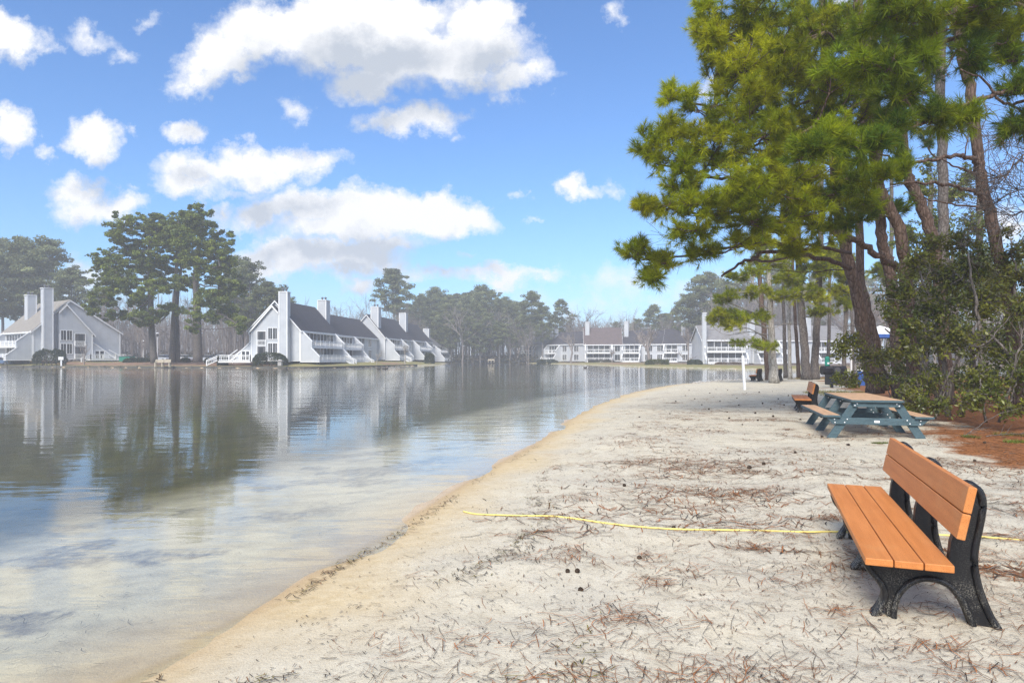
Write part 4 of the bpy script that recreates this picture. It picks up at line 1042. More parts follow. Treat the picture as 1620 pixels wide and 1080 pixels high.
# ------------------------------------------------------------------ slim trees on the end of the beach
gP = 'slim pines on the far end of the beach'
pine('pine_tree', 'pale slim pine with bare dead lower limbs, beside the two far benches', gP,
     [([(1225,605.5,41),(1221,540,41),(1218,480,41),(1216,430,41),(1214,395,41)], .26, .10)],
     [([(1218,505,41),(1180,490,39.5),(1150,478,38.8),(1125,472,38)], .06, .02), ([(1217,470,41),(1190,450,39.5),(1160,440,39)], .05, .02), ([(1219,520,41),(1180,508,40),(1140,500,39),(1120,478,38.6)], .055, .018),
      ([(1217,475,41),(1250,468,40.5),(1280,462,40)], .05, .02), ([(1219,540,41),(1185,520,40),(1150,525,39.4)], .045, .015)],
     [(1148,470,38.6,28,9),(1185,462,39,34,9),(1165,440,39,24,7),(1195,430,39.6,26,9),(1135,500,38.8,20,12),(1175,500,39,36,10),(1160,512,39,26,7),(1205,500,39.4,22,8),(1245,468,40,28,10),(1280,460,40,26,10),(1240,440,40,20,9),(1185,543,39.6,34,5),(1210,548,39.6,24,4),(1225,415,40.6,30,10)], 31, needle=.26, k=22, width=.013, dens=2.2, bark='bark_pale', twig_r=.022,
     dead=[([(1219,515,41),(1185,500,40),(1155,485,39),(1118,475,38.5)], .03, .008), ([(1220,530,41),(1180,525,40),(1150,530,39),(1125,515,38.5)], .03, .008), ([(1221,545,41),(1190,538,40),(1165,545,39.4),(1140,540,39)], .028, .008), ([(1217,490,41),(1190,470,40),(1165,452,39.4),(1130,440,39)], .03, .008), ([(1216,450,41),(1195,425,40.5),(1190,400,40)], .025, .008), ([(1216,440,41),(1240,420,41),(1255,400,41)], .022, .008), ([(1222,555,41),(1205,560,40.4),(1185,552,40)], .02, .008), ([(1219,520,41),(1245,512,41),(1270,520,41)], .02, .007)])
def slim(label, base, lean, r0, pads, seed, bark='bark_grey', dead=()):
    bx_, by_, Yd = base
    path = [(bx_, by_, Yd), (bx_ + lean * .3, by_ - 60, Yd), (bx_ + lean * .7, by_ - 140, Yd), (bx_ + lean, by_ - 240, Yd), (bx_ + lean * 1.1, by_ - 330, Yd)]
    pine('pine_tree', label, gP, [(path, r0, r0 * .6)], [], pads, seed, needle=.26, k=20, width=.013, dens=1.8, bark=bark, twig_r=.022, dead=dead)
slim('thick grey pine trunk, the widest of the far group left of the grill', (1276, 601, 46), -14, .30, [(1255,440,45,30,14),(1290,470,44,26,12),(1300,492,44,26,9),(1262,400,45,36,20),(1290,420,45,30,14)], 41)
slim('second thick grey trunk of the far group, just left of the grill', (1288, 601, 47), 10, .27, [(1315,430,46,28,14),(1330,460,46,28,12),(1318,405,46,32,16)], 42)
slim('thin leaning brown trunk left of the thickest far trunk', (1264, 600, 50), -12, .14, [(1240,420,50,20,12)], 43, 'bark')
slim('thin pale upright trunk right of the far benches', (1250, 601, 48), -3, .13, [(1245,395,48,22,10)], 44, 'bark_pale')
slim('second thin pale trunk right of the far benches, darker at its foot', (1243, 600, 52), -6, .15, [(1215,385,52,24,12)], 45)
slim('bent dark trunk leaning left behind the pale slim pine', (1216, 603, 46), -18, .20, [(1190,415,46,22,9),(1200,390,46,30,12)], 46, 'bark')
slim('slim dark trunk directly behind the black grill', (1310, 604, 52), 4, .14, [(1312,400,52,28,14)], 47)
slim('slim grey trunk just right of the grill', (1334, 606, 46), 8, .15, [(1345,440,46,24,14),(1335,480,46,22,9)], 48)
slim('slim grey trunk half hidden by the hanging shrub sprays', (1350, 608, 52), -4, .13, [(1330,410,52,26,14)], 49)
slim('dark trunk behind the shrubs left of the upright brown trunk', (1404, 606, 50), 6, .2, [(1400,430,50,26,20)], 50)
slim('dark trunk behind the shrubs in the middle of the thicket', (1462, 612, 38), 10, .2, [(1465,420,38,30,24)], 51)
slim('dark trunk behind the shrubs near the right edge', (1556, 616, 34), -6, .22, [(1560,440,34,30,24)], 52)

# ------------------------------------------------------------------ evergreen shrubs on the right
LEAF = [(.075, .10, .014), (.11, .135, .016), (.15, .165, .02), (.05, .07, .012), (.22, .22, .026), (.17, .16, .024)]
def shrub(label, base, stems, pads, seed, size=.05, dens=1.0, group='broad leaved evergreen shrubs behind the picnic table', name='evergreen_shrub', cols=LEAF, bark='bark_grey', cat='shrub', dead=()):
    r = np.random.default_rng(seed)
    b0 = ap(*base); org = np.array([b0[0], b0[1], 0]); root = empty(name, tuple(org), label, cat, group)
    mb = MB(); S = []
    for path, r0, r1 in stems:
        P = wig(pxpath(path, 6), r0 * .5, seed); mb.tube(P - org, np.linspace(r0, r1, len(P)), 7); S.append(P)
    S = np.vstack(S); cen, cols_ = [], []
    tb = MB()
    for px, py, Yd, rx, ry in pads:
        s = Yd / F; c = ap(px, py, Yd); rad = np.array([rx, .9 * max(rx, ry), ry]) * s
        a = S[np.argmin(np.linalg.norm(S - c, axis=1))]
        n = int(max(10, dens * 122 * rx * ry * s * s)); pc = pick(cols, 1, r)[0]
        for q in range(n):
            e = unit_rows(r.normal(size=(1, 3)))[0] * r.random() ** .36
            tip = c + e * rad; st = a + (c - a) * r.uniform(.3, 1)
            m_ = (st + tip) / 2 + r.normal(0, .06, 3) + np.array([0, 0, .05])
            sb = catmull([st, m_, tip], 4); tb.tube(sb - org, np.linspace(.011, .005, len(sb)), 3, False)
            nl = int(r.integers(20, 32))
            t = r.uniform(.35, 1.05, nl)[:, None]; p = sb[0] * (1 - t) ** 2 + 2 * m_ * t * (1 - t) + tip * t ** 2
            cen.append(p + r.normal(0, .055, (nl, 3))); cols_.append(np.repeat((pc * .4 + pick(cols, 1, r)[0] * .6)[None], nl, 0))
    for path, r0, r1 in dead:
        P = wig(pxpath(path, 5), r0 * .7, seed + 5); tb.tube(P - org, np.linspace(r0, r1, len(P)), 5)
        for q in range(len(P)):
            i = int(r.integers(2, len(P))); d = unit_rows((P[i] - P[i-2] + r.normal(0, .15, 3))[None])[0]; e = P[i] + d * r.uniform(.15, .5)
            tb.tube(np.array([P[i], e]) - org, [r1, .003], 3, False)
    mb.add(*tb.arrays()); mb.build('stem', M[bark], root, smooth=True, fix=False)
    V, T, ti = leaves(np.vstack(cen), size, r, np.vstack(cols_), .5)
    link('foliage', np_mesh('foliage', V - org, [T], False, {'tint': ti}), M['leaves'], root)
    return root
shrub('tallest evergreen shrub, spreading dark leaves in front of the pine trunks', (1500,655,15.5),
      [([(1500,658,15.5),(1490,560,15.5),(1475,480,15.6),(1450,420,15.8)], .07, .02), ([(1520,658,15.3),(1540,560,15.2),(1545,480,15.2),(1530,400,15.4)], .07, .02), ([(1490,640,15.5),(1440,560,15.3),(1400,520,15)], .05, .015)],
      [(1450,420,16,42,30),(1500,440,15.8,52,44),(1420,465,15.4,44,34),(1480,490,15.2,55,40),(1540,420,16,46,40),(1560,480,15.4,46,44),(1440,520,15,40,26),(1510,540,15,56,40),(1410,490,15,28,14),(1470,385,16.4,40,26),(1520,380,16.6,40,26),(1440,560,15,30,24)], 61,
      dead=[([(1480,640,15.2),(1520,560,14.8),(1560,540,14.6),(1600,500,14.4)], .035, .01), ([(1440,470,15),(1465,440,14.8),(1470,420,14.8),(1440,395,14.8)], .014, .004), ([(1400,470,15),(1440,478,14.9),(1480,470,14.8)], .012, .004), ([(1540,560,15),(1570,530,14.6),(1620,600,14.4)], .04, .02)])
shrub('yellow green shrub spray hanging low over the far end of the picnic table', (1400,630,18.5),
      [([(1420,640,18.5),(1400,590,18),(1380,560,17.6),(1350,548,17.2)], .035, .012), ([(1415,600,18.2),(1370,590,17.4),(1345,600,17)], .03, .01)],
      [(1345,545,17,34,24),(1375,570,17.2,34,24),(1330,560,17,20,16),(1350,600,17,26,14),(1400,560,17.6,28,22),(1385,598,17.4,22,12),(1330,600,17,14,10),(1345,608,17,20,6)], 62, size=.045, cols=LEAF[1:] + [(.18, .2, .03)],
      dead=[([(1400,560,17.5),(1370,572,17),(1345,595,16.8),(1335,612,16.8)], .014, .004), ([(1375,530,17.4),(1350,515,17.2),(1325,520,17)], .012, .004)])
shrub('low dense evergreen shrub behind the right seat of the picnic table', (1460,660,15),
      [([(1460,662,15),(1455,630,15),(1450,600,15)], .03, .012), ([(1480,662,15),(1490,630,15),(1500,610,15)], .03, .012)],
      [(1440,625,14.8,26,24),(1470,640,14.4,30,20),(1475,605,15,40,26),(1500,645,14.2,30,18),(1440,650,14.6,16,10),(1425,600,15.4,20,20)], 63, size=.042)
shrub('low evergreen shrub in the straw at the right edge below the leaning trunk', (1560,665,14.2),
      [([(1560,668,14.2),(1555,630,14.2),(1550,600,14.2)], .03, .012), ([(1580,668,14.2),(1600,630,14),(1610,600,14)], .03, .012)],
      [(1535,640,14,28,22),(1570,625,14,40,26),(1600,650,13.6,30,18),(1545,600,14.6,34,26),(1610,600,14,30,30),(1590,560,14.8,36,30),(1635,640,13.6,24,22)], 64, size=.05,
      dead=[([(1500,706,12.2),(1540,680,12.4),(1580,655,12.8),(1640,640,13)], .010, .004), ([(1560,690,12.2),(1600,686,12.4),(1660,688,12.6)], .010, .004), ([(1590,640,14),(1610,560,14),(1625,500,14)], .03, .01)])
shrub('tall pale leaved shrub at the right edge under the open sky', (1630,650,17),
      [([(1640,660,17),(1625,540,17),(1605,440,17),(1600,380,17)], .06, .015)],
      [(1600,400,17,34,26),(1620,440,17,40,34),(1580,440,17.2,34,30),(1610,500,16.6,40,36),(1635,390,17.2,30,26),(1640,560,16,34,40),(1590,370,17.4,20,14)], 65, dens=.75, cols=LEAF[1:])
shrub('deep dark evergreen thicket filling the space behind the other shrubs', (1530,640,22),
      [([(1470,640,22),(1465,560,22),(1460,500,22)], .06, .02), ([(1540,640,22),(1545,560,22),(1550,470,22)], .06, .02), ([(1610,640,22),(1612,560,22),(1615,470,22)], .06, .02)],
      [(1450,600,22,46,34),(1500,600,22,50,40),(1560,600,22,50,40),(1620,600,22,50,40),(1450,540,22.5,46,40),(1510,530,22.5,50,40),(1570,540,22.5,50,40),(1630,540,22.5,50,40),(1480,470,23,46,34),(1540,470,23,46,40),(1600,480,23,46,34),(1430,490,23,34,30)], 67, size=.062, dens=.75, cols=LEAF[:4])
shrub('light green leafy tree seen between the bending trunk and the rightmost leaning trunk', (1515,625,33),
      [([(1515,625,33),(1512,520,33),(1505,420,33),(1500,330,33)], .14, .05), ([(1510,500,33),(1540,430,33),(1560,380,33)], .08, .03), ([(1508,480,33),(1470,420,33),(1440,360,33)], .08, .03)],
      [(1455,300,33,26,24),(1510,300,33,34,30),(1540,350,33,30,30),(1480,360,33,40,34),(1430,380,33,30,30),(1560,410,33,34,30),(1520,420,33,40,30),(1600,430,33,34,28),(1450,430,33,40,30),(1535,270,33,22,20),(1470,260,33,20,20)], 68, size=.085, dens=.42, cols=[(.16,.20,.03),(.22,.25,.04),(.12,.16,.03)], group=None, name='evergreen_tree', cat='tree')
shrub('evergreen saplings with thin dark stems behind the picnic table', (1420,640,20),
      [([(1412,645,20),(1405,615,20),(1398,590,20)], .02, .008), ([(1425,645,20),(1424,610,20),(1418,580,20)], .02, .008), ([(1436,645,20),(1440,605,20),(1436,575,20)], .02, .008)],
      [(1405,600,20,14,10),(1420,585,20,16,12),(1436,575,20,18,16)], 66, dens=.6)

# bare twigs coming in at the right edge under the open sky
def bare_limbs(label, base, limbs, seed, group=None, bark='bark_grey', dens=2.2):
    r = np.random.default_rng(seed); b0 = ap(*base); org = np.array([b0[0], b0[1], 0]); root = empty('bare_tree', tuple(org), label, 'tree', group)
    mb, tb = MB(), MB()
    for path, r0, r1 in limbs:
        P = wig(pxpath(path, 6), r0 * .5, seed); mb.tube(P - org, np.linspace(r0, r1, len(P)), 7)
        for q in range(int(len(P) * dens)):
            i = int(r.integers(3, len(P))); d = unit_rows((P[i] - P[i-2])[None])[0] + r.normal(0, .55, 3); d[2] += .1
            e = P[i] + d * r.uniform(.4, 1.1); m_ = (P[i] + e) / 2 + r.normal(0, .07, 3)
            Q = catmull([P[i], m_, e], 4); tb.tube(Q - org, np.linspace(max(r1, .008), .004, len(Q)), 4, False)
            for w in range(3):
                j = int(r.integers(2, len(Q))); e2 = Q[j] + (d * .5 + r.normal(0, .4, 3)) * r.uniform(.2, .5)
                tb.tube(np.array([Q[j], e2]) - org, [.005, .003], 3, False)
    mb.build('trunk', M[bark], root, smooth=True, fix=False); tb.build('crown', M[bark], root, fix=False)
bare_limbs('bare tree off the right edge with thin leafless twigs against the blue sky', (1720,640,16),
           [([(1720,640,16),(1700,420,16),(1690,300,16),(1680,100,16)], .14, .06), ([(1692,300,16),(1640,240,15.6),(1610,255,15.4),(1590,276,15.3),(1555,278,15.2)], .03, .007), ([(1690,330,16),(1640,300,15.6),(1600,305,15.4),(1575,320,15.3)], .025, .006),
            ([(1690,260,16),(1640,190,15.6),(1610,200,15.4),(1590,225,15.3)], .025, .006), ([(1695,380,16),(1640,335,15.6),(1600,340,15.4),(1580,336,15.3)], .022, .006)], 71)

# ================================================================== trees beyond the water
FARP = [(.15, .17, .08), (.18, .20, .09), (.13, .145, .08), (.21, .23, .105)]  # part of the far mist is put into these lightened tints
def far_pine(seed, H, cb=.45, spread=.20, nl=44, ncl=46, per=85, leaf=.30, cols=FARP, broken=.0):
    """one loblolly pine at the origin: (trunk MB, crown arrays)"""
    r = np.random.default_rng(seed); mb = MB()
    lean = r.normal(0, .02, 2) * H
    tp = catmull([(0, 0, -.5), (lean[0] * .3, lean[1] * .3, H * .35), (lean[0] * .7, lean[1] * .7, H * .7), (lean[0], lean[1], H * .97)], 5)
    mb.tube(tp, np.linspace(H * .0125, H * .003, len(tp)), 8)
    cen, cc = [], []
    at = lambda z: np.array([np.interp(z, tp[:, 2], tp[:, 0]), np.interp(z, tp[:, 2], tp[:, 1]), z])
    ga = r.uniform(0, 6)
    for q in range(nl):
        f = (q + .5) / nl; z = H * (cb + (.95 - cb) * f); a = ga + q * 2.4 + r.normal(0, .4)
        shape = (.55 + .9 * f - 1.35 * max(0, f - .55) / .45 * .95) if f > .0 else .5
        Lb = H * spread * max(.22, shape) * r.uniform(.55, 1.15)
        s = at(z - Lb * .18); e = at(z) + np.array([math.cos(a) * Lb, math.sin(a) * Lb, Lb * r.uniform(-.05, .35)])
        B = catmull([s, (s + e) / 2 + np.array([0, 0, -.03 * Lb]), e], 4); mb.tube(B, np.linspace(H * .0042, H * .0012, len(B)), 4, False)
        for w in range(int(r.integers(2, 5))):
            c = B[-1 - int(r.integers(0, 3)) * (w > 0)] + r.normal(0, .05 * H * spread * 5, 3) * np.array([1, 1, .5]) * (w > 0)
            R = np.array([1, 1, .48]) * H * r.uniform(.032, .062)
            n = int(per * r.uniform(.7, 1.3)); p = unit_rows(r.normal(size=(n, 3))) * (r.random((n, 1)) ** .45) * R
            cen.append(c + p); cc.append(np.repeat(pick(cols, 1, r) * r.uniform(.7, 1.35), n, 0))
    cen, cc = np.vstack(cen), np.vstack(cc)
    return mb, leaves(cen, leaf, r, cc, .6, .5)
def far_bare(seed, H, spread=.5, trunk=.011, depth=4, up=.55, low=.28):
    r = np.random.default_rng(seed); mb, tb = MB(), MB()
    def grow(p, d, L, rad, lv):
        e = p + d * L; m_ = (p + e) / 2 + r.normal(0, .05 * L, 3)
        Q = np.array([p, m_, e]); (mb if lv < 2 else tb).tube(Q, np.linspace(rad, rad * .62, 3), 6 if lv == 0 else 4 if lv == 1 else 3, False)
        if lv >= depth: return
        n = int(r.integers(3, 5)) if lv < 3 else int(r.integers(2, 5))
        for q in range(n):
            nd = unit_rows((d + r.normal(0, spread, 3) + np.array([0, 0, .18]))[None])[0]
            st = Q[1] if (q % 3 == 0 and lv > 0) else e if q < n - 1 else p + (e - p) * r.uniform(.55, .9)
            grow(st, nd, L * r.uniform(.55, .82), max(rad * .58, .011), lv + 1)
    grow(np.array([0, 0, -.4]), unit_rows(np.array([[r.normal(0, .04), r.normal(0, .04), 1]]))[0], H * low, H * trunk, 0)
    return mb, tb
def thing_pine(mb, cr, label, group, loc, rz=0, sc_=1, bark='bark_far', name='pine_tree'):
    root = empty(name, loc, label, 'tree', group, rz); root.scale = (sc_,) * 3
    mb.build('trunk', M[bark], root, smooth=True, fix=False)
    V, T, ti = cr; link('crown', np_mesh('crown', V, [T], False, {'tint': ti}), M['farleaf'], root)
    return root
def thing_bare(mb, tb, label, group, loc, rz=0, sc_=1, name='bare_tree', m='twig'):
    root = empty(name, loc, label, 'tree', group, rz); root.scale = (sc_,) * 3
    mb.build('trunk', M[m], root, smooth=True, fix=False); tb.build('crown', M[m], root, fix=False)
    return root

# the three big pines on the left bank
HERO = [(.14, .185, .036), (.20, .24, .042), (.27, .31, .05), (.11, .14, .04), (.18, .205, .07)]
def hero(label, trunks, limbs, pads, seed, leaf=.20, per=1.0):
    r = np.random.default_rng(seed); b0 = ap(*trunks[0][0][0]); org = np.array([b0[0], b0[1], 0]); root = empty('pine_tree', tuple(org), label, 'tree', 'big pines on the left bank')
    mb = MB(); S = []
    for path, r0, r1 in trunks: P = pxpath(path, 5); mb.tube(P - org, np.linspace(r0, r1, len(P)), 9); S.append(P[6:])
    for path, r0, r1 in limbs: P = wig(pxpath(path, 5), .1, seed); mb.tube(P - org, np.linspace(r0, r1, len(P)), 6); S.append(P)
    S = np.vstack(S); cen, cc = [], []
    for px, py, Yd, rx, ry in pads:
        s = Yd / F; c = ap(px, py, Yd) + np.array([0, r.normal(0, 1.6), 0]); R = np.array([rx * 1.05, rx * .95, ry * 1.8]) * s
        d = np.linalg.norm((S - c) * [1, 1, 1.4], axis=1) + np.maximum(0, S[:, 2] - c[2]); a = S[np.argmin(d)]
        B = catmull([a, (a + c) / 2 + [0, 0, -.3], c], 5); mb.tube(B - org, np.linspace(.11, .04, len(B)), 5, False)
        nb = max(8, int(rx * ry / 6.5 * per)); pc = pick(HERO, 1, r)[0]
        for q in range(nb):
            o = unit_rows(r.normal(size=(1, 3)))[0] * r.random() ** .4 * R
            cl = c + o; rr = np.array([1, 1, .6]) * r.uniform(.35, .85)
            if r.random() < .6: tb_ = np.array([B[-2], (B[-2] + cl) / 2 + r.normal(0, .1, 3), cl]); mb.tube(tb_ - org, [.04, .03, .02], 3, False)
            n = int(r.integers(80, 140)); p = unit_rows(r.normal(size=(n, 3))) * (r.random((n, 1)) ** .5) * rr
            cen.append(cl + p); cc.append(np.repeat((pc * .35 + pick(HERO, 1, r)[0] * .65)[None] * r.uniform(.7, 1.35), n, 0))
    mb.build('trunk', M['bark_grey'], root, smooth=True, fix=False)
    V, T, ti = leaves(np.vstack(cen), leaf, r, np.vstack(cc), .7, .45)
    link('crown', np_mesh('crown', V - org, [T], False, {'tint': ti}), M['farleaf'], root)
yh = 118.0
hero('left one of the three big pines, its pale trunk left of the waterside bench', [([(244,574,yh),(240,520,yh),(238,460,yh),(236,410,yh),(238,360,yh),(240,345,yh)], .62, .18)],
     [([(238,470,yh),(215,492,yh-2),(190,502,yh-3),(165,506,yh-4)], .16, .06), ([(237,440,yh),(200,440,yh-1),(170,420,yh-2)], .18, .07), ([(237,400,yh),(200,395,yh),(160,410,yh)], .16, .06)],
     [(230,352,yh,28,12),(205,362,yh,22,12),(196,378,yh,18,8),(250,372,yh,30,14),(215,390,yh+2,30,14),(165,408,yh,20,10),(148,420,yh,9,8),(190,415,yh,28,12),(230,415,yh-1,30,13),(175,445,yh,22,12),(205,450,yh-2,28,13),(245,440,yh+2,22,12),(190,470,yh-2,26,10),(165,490,yh-3,18,6),(190,500,yh-3,22,6),(225,478,yh,20,8),(180,430,yh+2,20,10)], 81)
hero('middle one of the three big pines, a twin trunk behind the waterside bench', [([(272,573,yh+3),(274,520,yh+3),(277,470,yh+3),(279,420,yh+3),(282,350,yh+3)], .55, .16), ([(281,573,yh+4),(280,520,yh+4),(280,480,yh+4),(286,430,yh+4),(296,370,yh+4)], .50, .15)],
     [([(276,480,yh+2),(258,505,yh),(240,512,yh-2),(222,515,yh-3)], .15, .06), ([(277,455,yh),(250,462,yh-3),(225,470,yh-5)], .17, .07)],
     [(285,350,yh+3,30,12),(262,362,yh+4,24,12),(305,362,yh+4,28,12),(280,380,yh+5,34,12),(262,405,yh+4,26,11),(270,446,yh-2,30,7),(245,455,yh-4,24,8),(225,465,yh-5,14,6),(285,438,yh,20,7),(250,500,yh-2,28,7),(225,508,yh-3,16,5),(270,490,yh,22,7),(300,400,yh+3,24,12),(262,425,yh+5,24,10)], 82)
hero('right one of the three big pines, thickest trunk with drooping right boughs', [([(313,573,yh+1),(312,520,yh+1),(311,470,yh+1),(310,430,yh+1),(316,380,yh+1),(322,350,yh+1)], .85, .2)],
     [([(312,500,yh),(340,495,yh-2),(365,505,yh-3),(380,520,yh-4)], .18, .06), ([(311,440,yh),(335,425,yh-2),(355,420,yh-3)], .18, .06), ([(311,450,yh),(345,455,yh-1),(380,460,yh-1)], .16, .05)],
     [(320,352,yh+1,28,13),(345,378,yh+1,24,14),(350,398,yh,22,10),(300,410,yh-3,26,8),(325,405,yh-2,28,10),(355,420,yh-1,22,10),(335,430,yh,28,10),(365,445,yh,20,9),(340,455,yh-2,26,9),(375,462,yh-1,14,7),(320,468,yh-4,26,9),(345,478,yh-3,20,7),(330,470,yh,22,9),(355,490,yh-2,18,8),(375,508,yh-3,14,8),(380,520,yh-4,9,5),(312,500,yh-5,13,8),(340,500,yh-3,16,7),(308,385,yh,24,10),(312,520,yh-4,9,5)], 83)

# prototypes for the woods
PROT = [far_pine(200 + q, 27 + q % 3, cb=(.34, .44, .3, .5, .4)[q], spread=(.19, .16, .2, .17, .21)[q]) for q in range(5)]
BARE = [far_bare(300 + q, 21 + 1.5 * (q % 3), spread=(.38, .45, .34, .5)[q], trunk=(.010, .009, .011, .010)[q], up=.6, low=(.34, .3, .38, .28)[q]) for q in range(4)]
PLAB = {}
def wood_pine(q, px, topy, Yd, label, group, rz=None):
    x_ = (px - HX) / F * Yd; z_ = gz(x_, Yd); H = EYE - (topy - HY) / F * Yd - z_
    s_ = H / (27 + q % 3); key = ('p', q)
    if key in PLAB: return copy_thing(PLAB[key], (x_, Yd, z_), rnd.uniform(0, 6.28) if rz is None else rz, s_, label, group)
    PLAB[key] = thing_pine(*PROT[q], label, group, (x_, Yd, z_), rnd.uniform(0, 6.28), s_); return PLAB[key]
BTOP = []
for mb_, tb_ in BARE: BTOP.append(float(tb_.arrays()[0][:, 2].max()))
def wood_bare(q, px, topy, Yd, label, group):
    x_ = (px - HX) / F * Yd; z_ = gz(x_, Yd); H = EYE - (topy - HY) / F * Yd - z_
    s_ = H / BTOP[q]; key = ('b', q)
    if key in PLAB: return copy_thing(PLAB[key], (x_, Yd, z_), rnd.uniform(0, 6.28), s_, label, group)
    PLAB[key] = thing_bare(*BARE[q], label, group, (x_, Yd, z_), rnd.uniform(0, 6.28), s_); return PLAB[key]
gL = 'tall hazy pines behind the left house'
for q, (px, ty, Yd) in enumerate([(5,372,172),(42,370,168),(84,373,166),(112,418,160),(-20,380,165),(62,392,185),(24,400,180)]):
    wood_pine(q % 5, px, ty, Yd, 'tall hazy pine rising behind the left townhouse', gL)
gM = 'hazy pines between the left house and the middle row'
for q, (px, ty, Yd) in enumerate([(398,408,160),(425,440,158),(385,425,175),(372,400,170),(445,452,176),(150,455,200)]):
    wood_pine((q + 2) % 5, px, ty, Yd, 'hazy grey green pine behind the three big pines', gM)
wood_pine(3, 624, 419, 218, 'tall lone pine rising above the roofs of the middle row', None)
gB = 'hazy pines of the wood on the far bank'
for q, (px, ty, Yd) in enumerate([(668,462,238),(690,449,242),(712,470,232),(738,458,246),(764,449,238),(788,470,250),(806,476,240),(655,478,246),(726,480,228),(750,476,228),(815,486,246),(700,490,226),(776,492,226),(680,486,230),(640,490,252),(660,470,256),(684,458,258),(704,462,254),(722,460,258),(750,458,260),(776,456,262),(796,466,258),(826,474,254),(648,492,236),(692,500,224),(714,505,222),(740,498,222),(760,503,221),(790,505,222),(820,500,224),(670,505,222)]):
    wood_pine(q % 5, px, ty, Yd, 'hazy pine of the wood on the far bank', gB)
wood_pine(1, 842, 457, 226, 'green pine in front of the farthest pale townhouse, taller of two', None)
wood_pine(4, 858, 482, 222, 'lower green pine in front of the farthest pale townhouse', None)
wood_pine(0, 889, 471, 236, 'single rounded pine above the dark townhouse roof', None)
gR = 'hazy pines behind the right bank townhouses'
for q, (px, ty, Yd) in enumerate([(1032,478,232),(1012,502,236),(1055,492,240),(1072,485,228),(975,507,250),(1000,512,246)]):
    wood_pine((q + 1) % 5, px, ty, Yd, 'hazy pine behind the roofs of the right bank row', gR)
gR2 = 'tall pines behind the big white chimney'
for q, (px, ty, Yd) in enumerate([(1108,432,196),(1128,424,190),(1092,462,200),(1150,440,198),(1180,430,196),(1220,420,200),(1260,425,196),(1300,430,194),(1350,420,192),(1400,430,190),(1450,425,190)]):
    wood_pine(q % 5, px, ty, Yd, 'tall pine behind the nearest right bank townhouse', gR2)
gb1 = 'bare trees behind the three big pines'
for q in range(46):
    px = rnd.uniform(128, 470); wood_bare(q % 4, px, rnd.gauss(478, 16), rnd.uniform(150, 215), 'leafless grey tree of the wood behind the three big pines', gb1)
gb2 = 'bare trees behind the middle row'
for q, (px, ty) in enumerate([(590,452),(560,470),(606,468),(540,478),(636,470),(655,480),(520,480),(478,486),(500,488),(575,486),(615,490),(660,496),(645,500)]):
    wood_bare(q % 4, px, ty, rnd.uniform(205, 250), 'leafless tree rising behind the dark roofs of the middle row', gb2)
gb3 = 'bare trees of the wood on the far bank'
for q in range(60):
    px = rnd.uniform(655, 838); wood_bare(q % 4, px, rnd.gauss(508, 16), rnd.uniform(219, 262), 'pale leafless trunk of the wood on the far bank', gb3)
gb4 = 'bare trees behind the right bank row'
for q in range(42):
    px = rnd.uniform(862, 1115); wood_bare(q % 4, px, rnd.gauss(501, 9), rnd.uniform(214, 255), 'leafless tree behind the roofs of the right bank row', gb4)
gb5 = 'bare trees behind the slim pines'
for q in range(34):
    px = rnd.uniform(1130, 1480); wood_bare(q % 4, px, rnd.gauss(455, 22), rnd.uniform(168, 205), 'leafless grey tree far behind the slim pine trunks', gb5)
gb6 = 'bare trees near the left house'
for q in range(8):
    px = rnd.uniform(105, 200); wood_bare(q % 4, px, rnd.gauss(488, 14), rnd.uniform(180, 220), 'leafless tree in the haze right of the left townhouse gable', gb6)
gb7 = 'bare trees in the thicket behind the canopy'
for q in range(26):
    px = rnd.uniform(1340, 1680); wood_bare(q % 4, px, rnd.gauss(440, 40), rnd.uniform(62, 120), 'leafless tree behind the evergreen thicket at the right', gb7)

# the wood behind as one mass
def mass(label, spots, seed):
    r = np.random.default_rng(seed); V, Fs, n = [], {}, 0
    arrs = []
    for mb_, tb_ in BARE:
        m2 = MB(); 
        for b_ in (mb_, tb_):
            v, fs = b_.arrays(); m2.add(v, fs)
        arrs.append(m2.arrays())
    for px, ty, Yd in spots:
        v, fs = arrs[int(r.integers(0, len(arrs)))]
        x_ = (px - HX) / F * Yd; H = EYE - (ty - HY) / F * Yd - .8; s_ = H / max(v[:, 2]); a = r.uniform(0, 6.28)
        Rm = np.array([[math.cos(a), -math.sin(a), 0], [math.sin(a), math.cos(a), 0], [0, 0, 1]])
        V.append((v * s_) @ Rm.T + [x_, Yd, .8])
        for f in fs: Fs.setdefault(f.shape[1], []).append(f + n)
        n += len(v)
    me = np_mesh('woods', np.vstack(V), [np.vstack(f) for f in Fs.values()])
    tag(link('woods', me, M['twig']), label, 'woods', None, 'stuff')
r_ = np.random.default_rng(4)
mass('leafless hazy wood closing the view behind the houses and the lake',
     [(r_.uniform(100, 1140), r_.normal(515, 9), r_.uniform(255, 310)) for q in range(330)], 5)
mass('leafless wood behind the thicket on the right', [(r_.uniform(1100, 1700), r_.normal(480, 18), r_.uniform(205, 260)) for q in range(90)], 6)
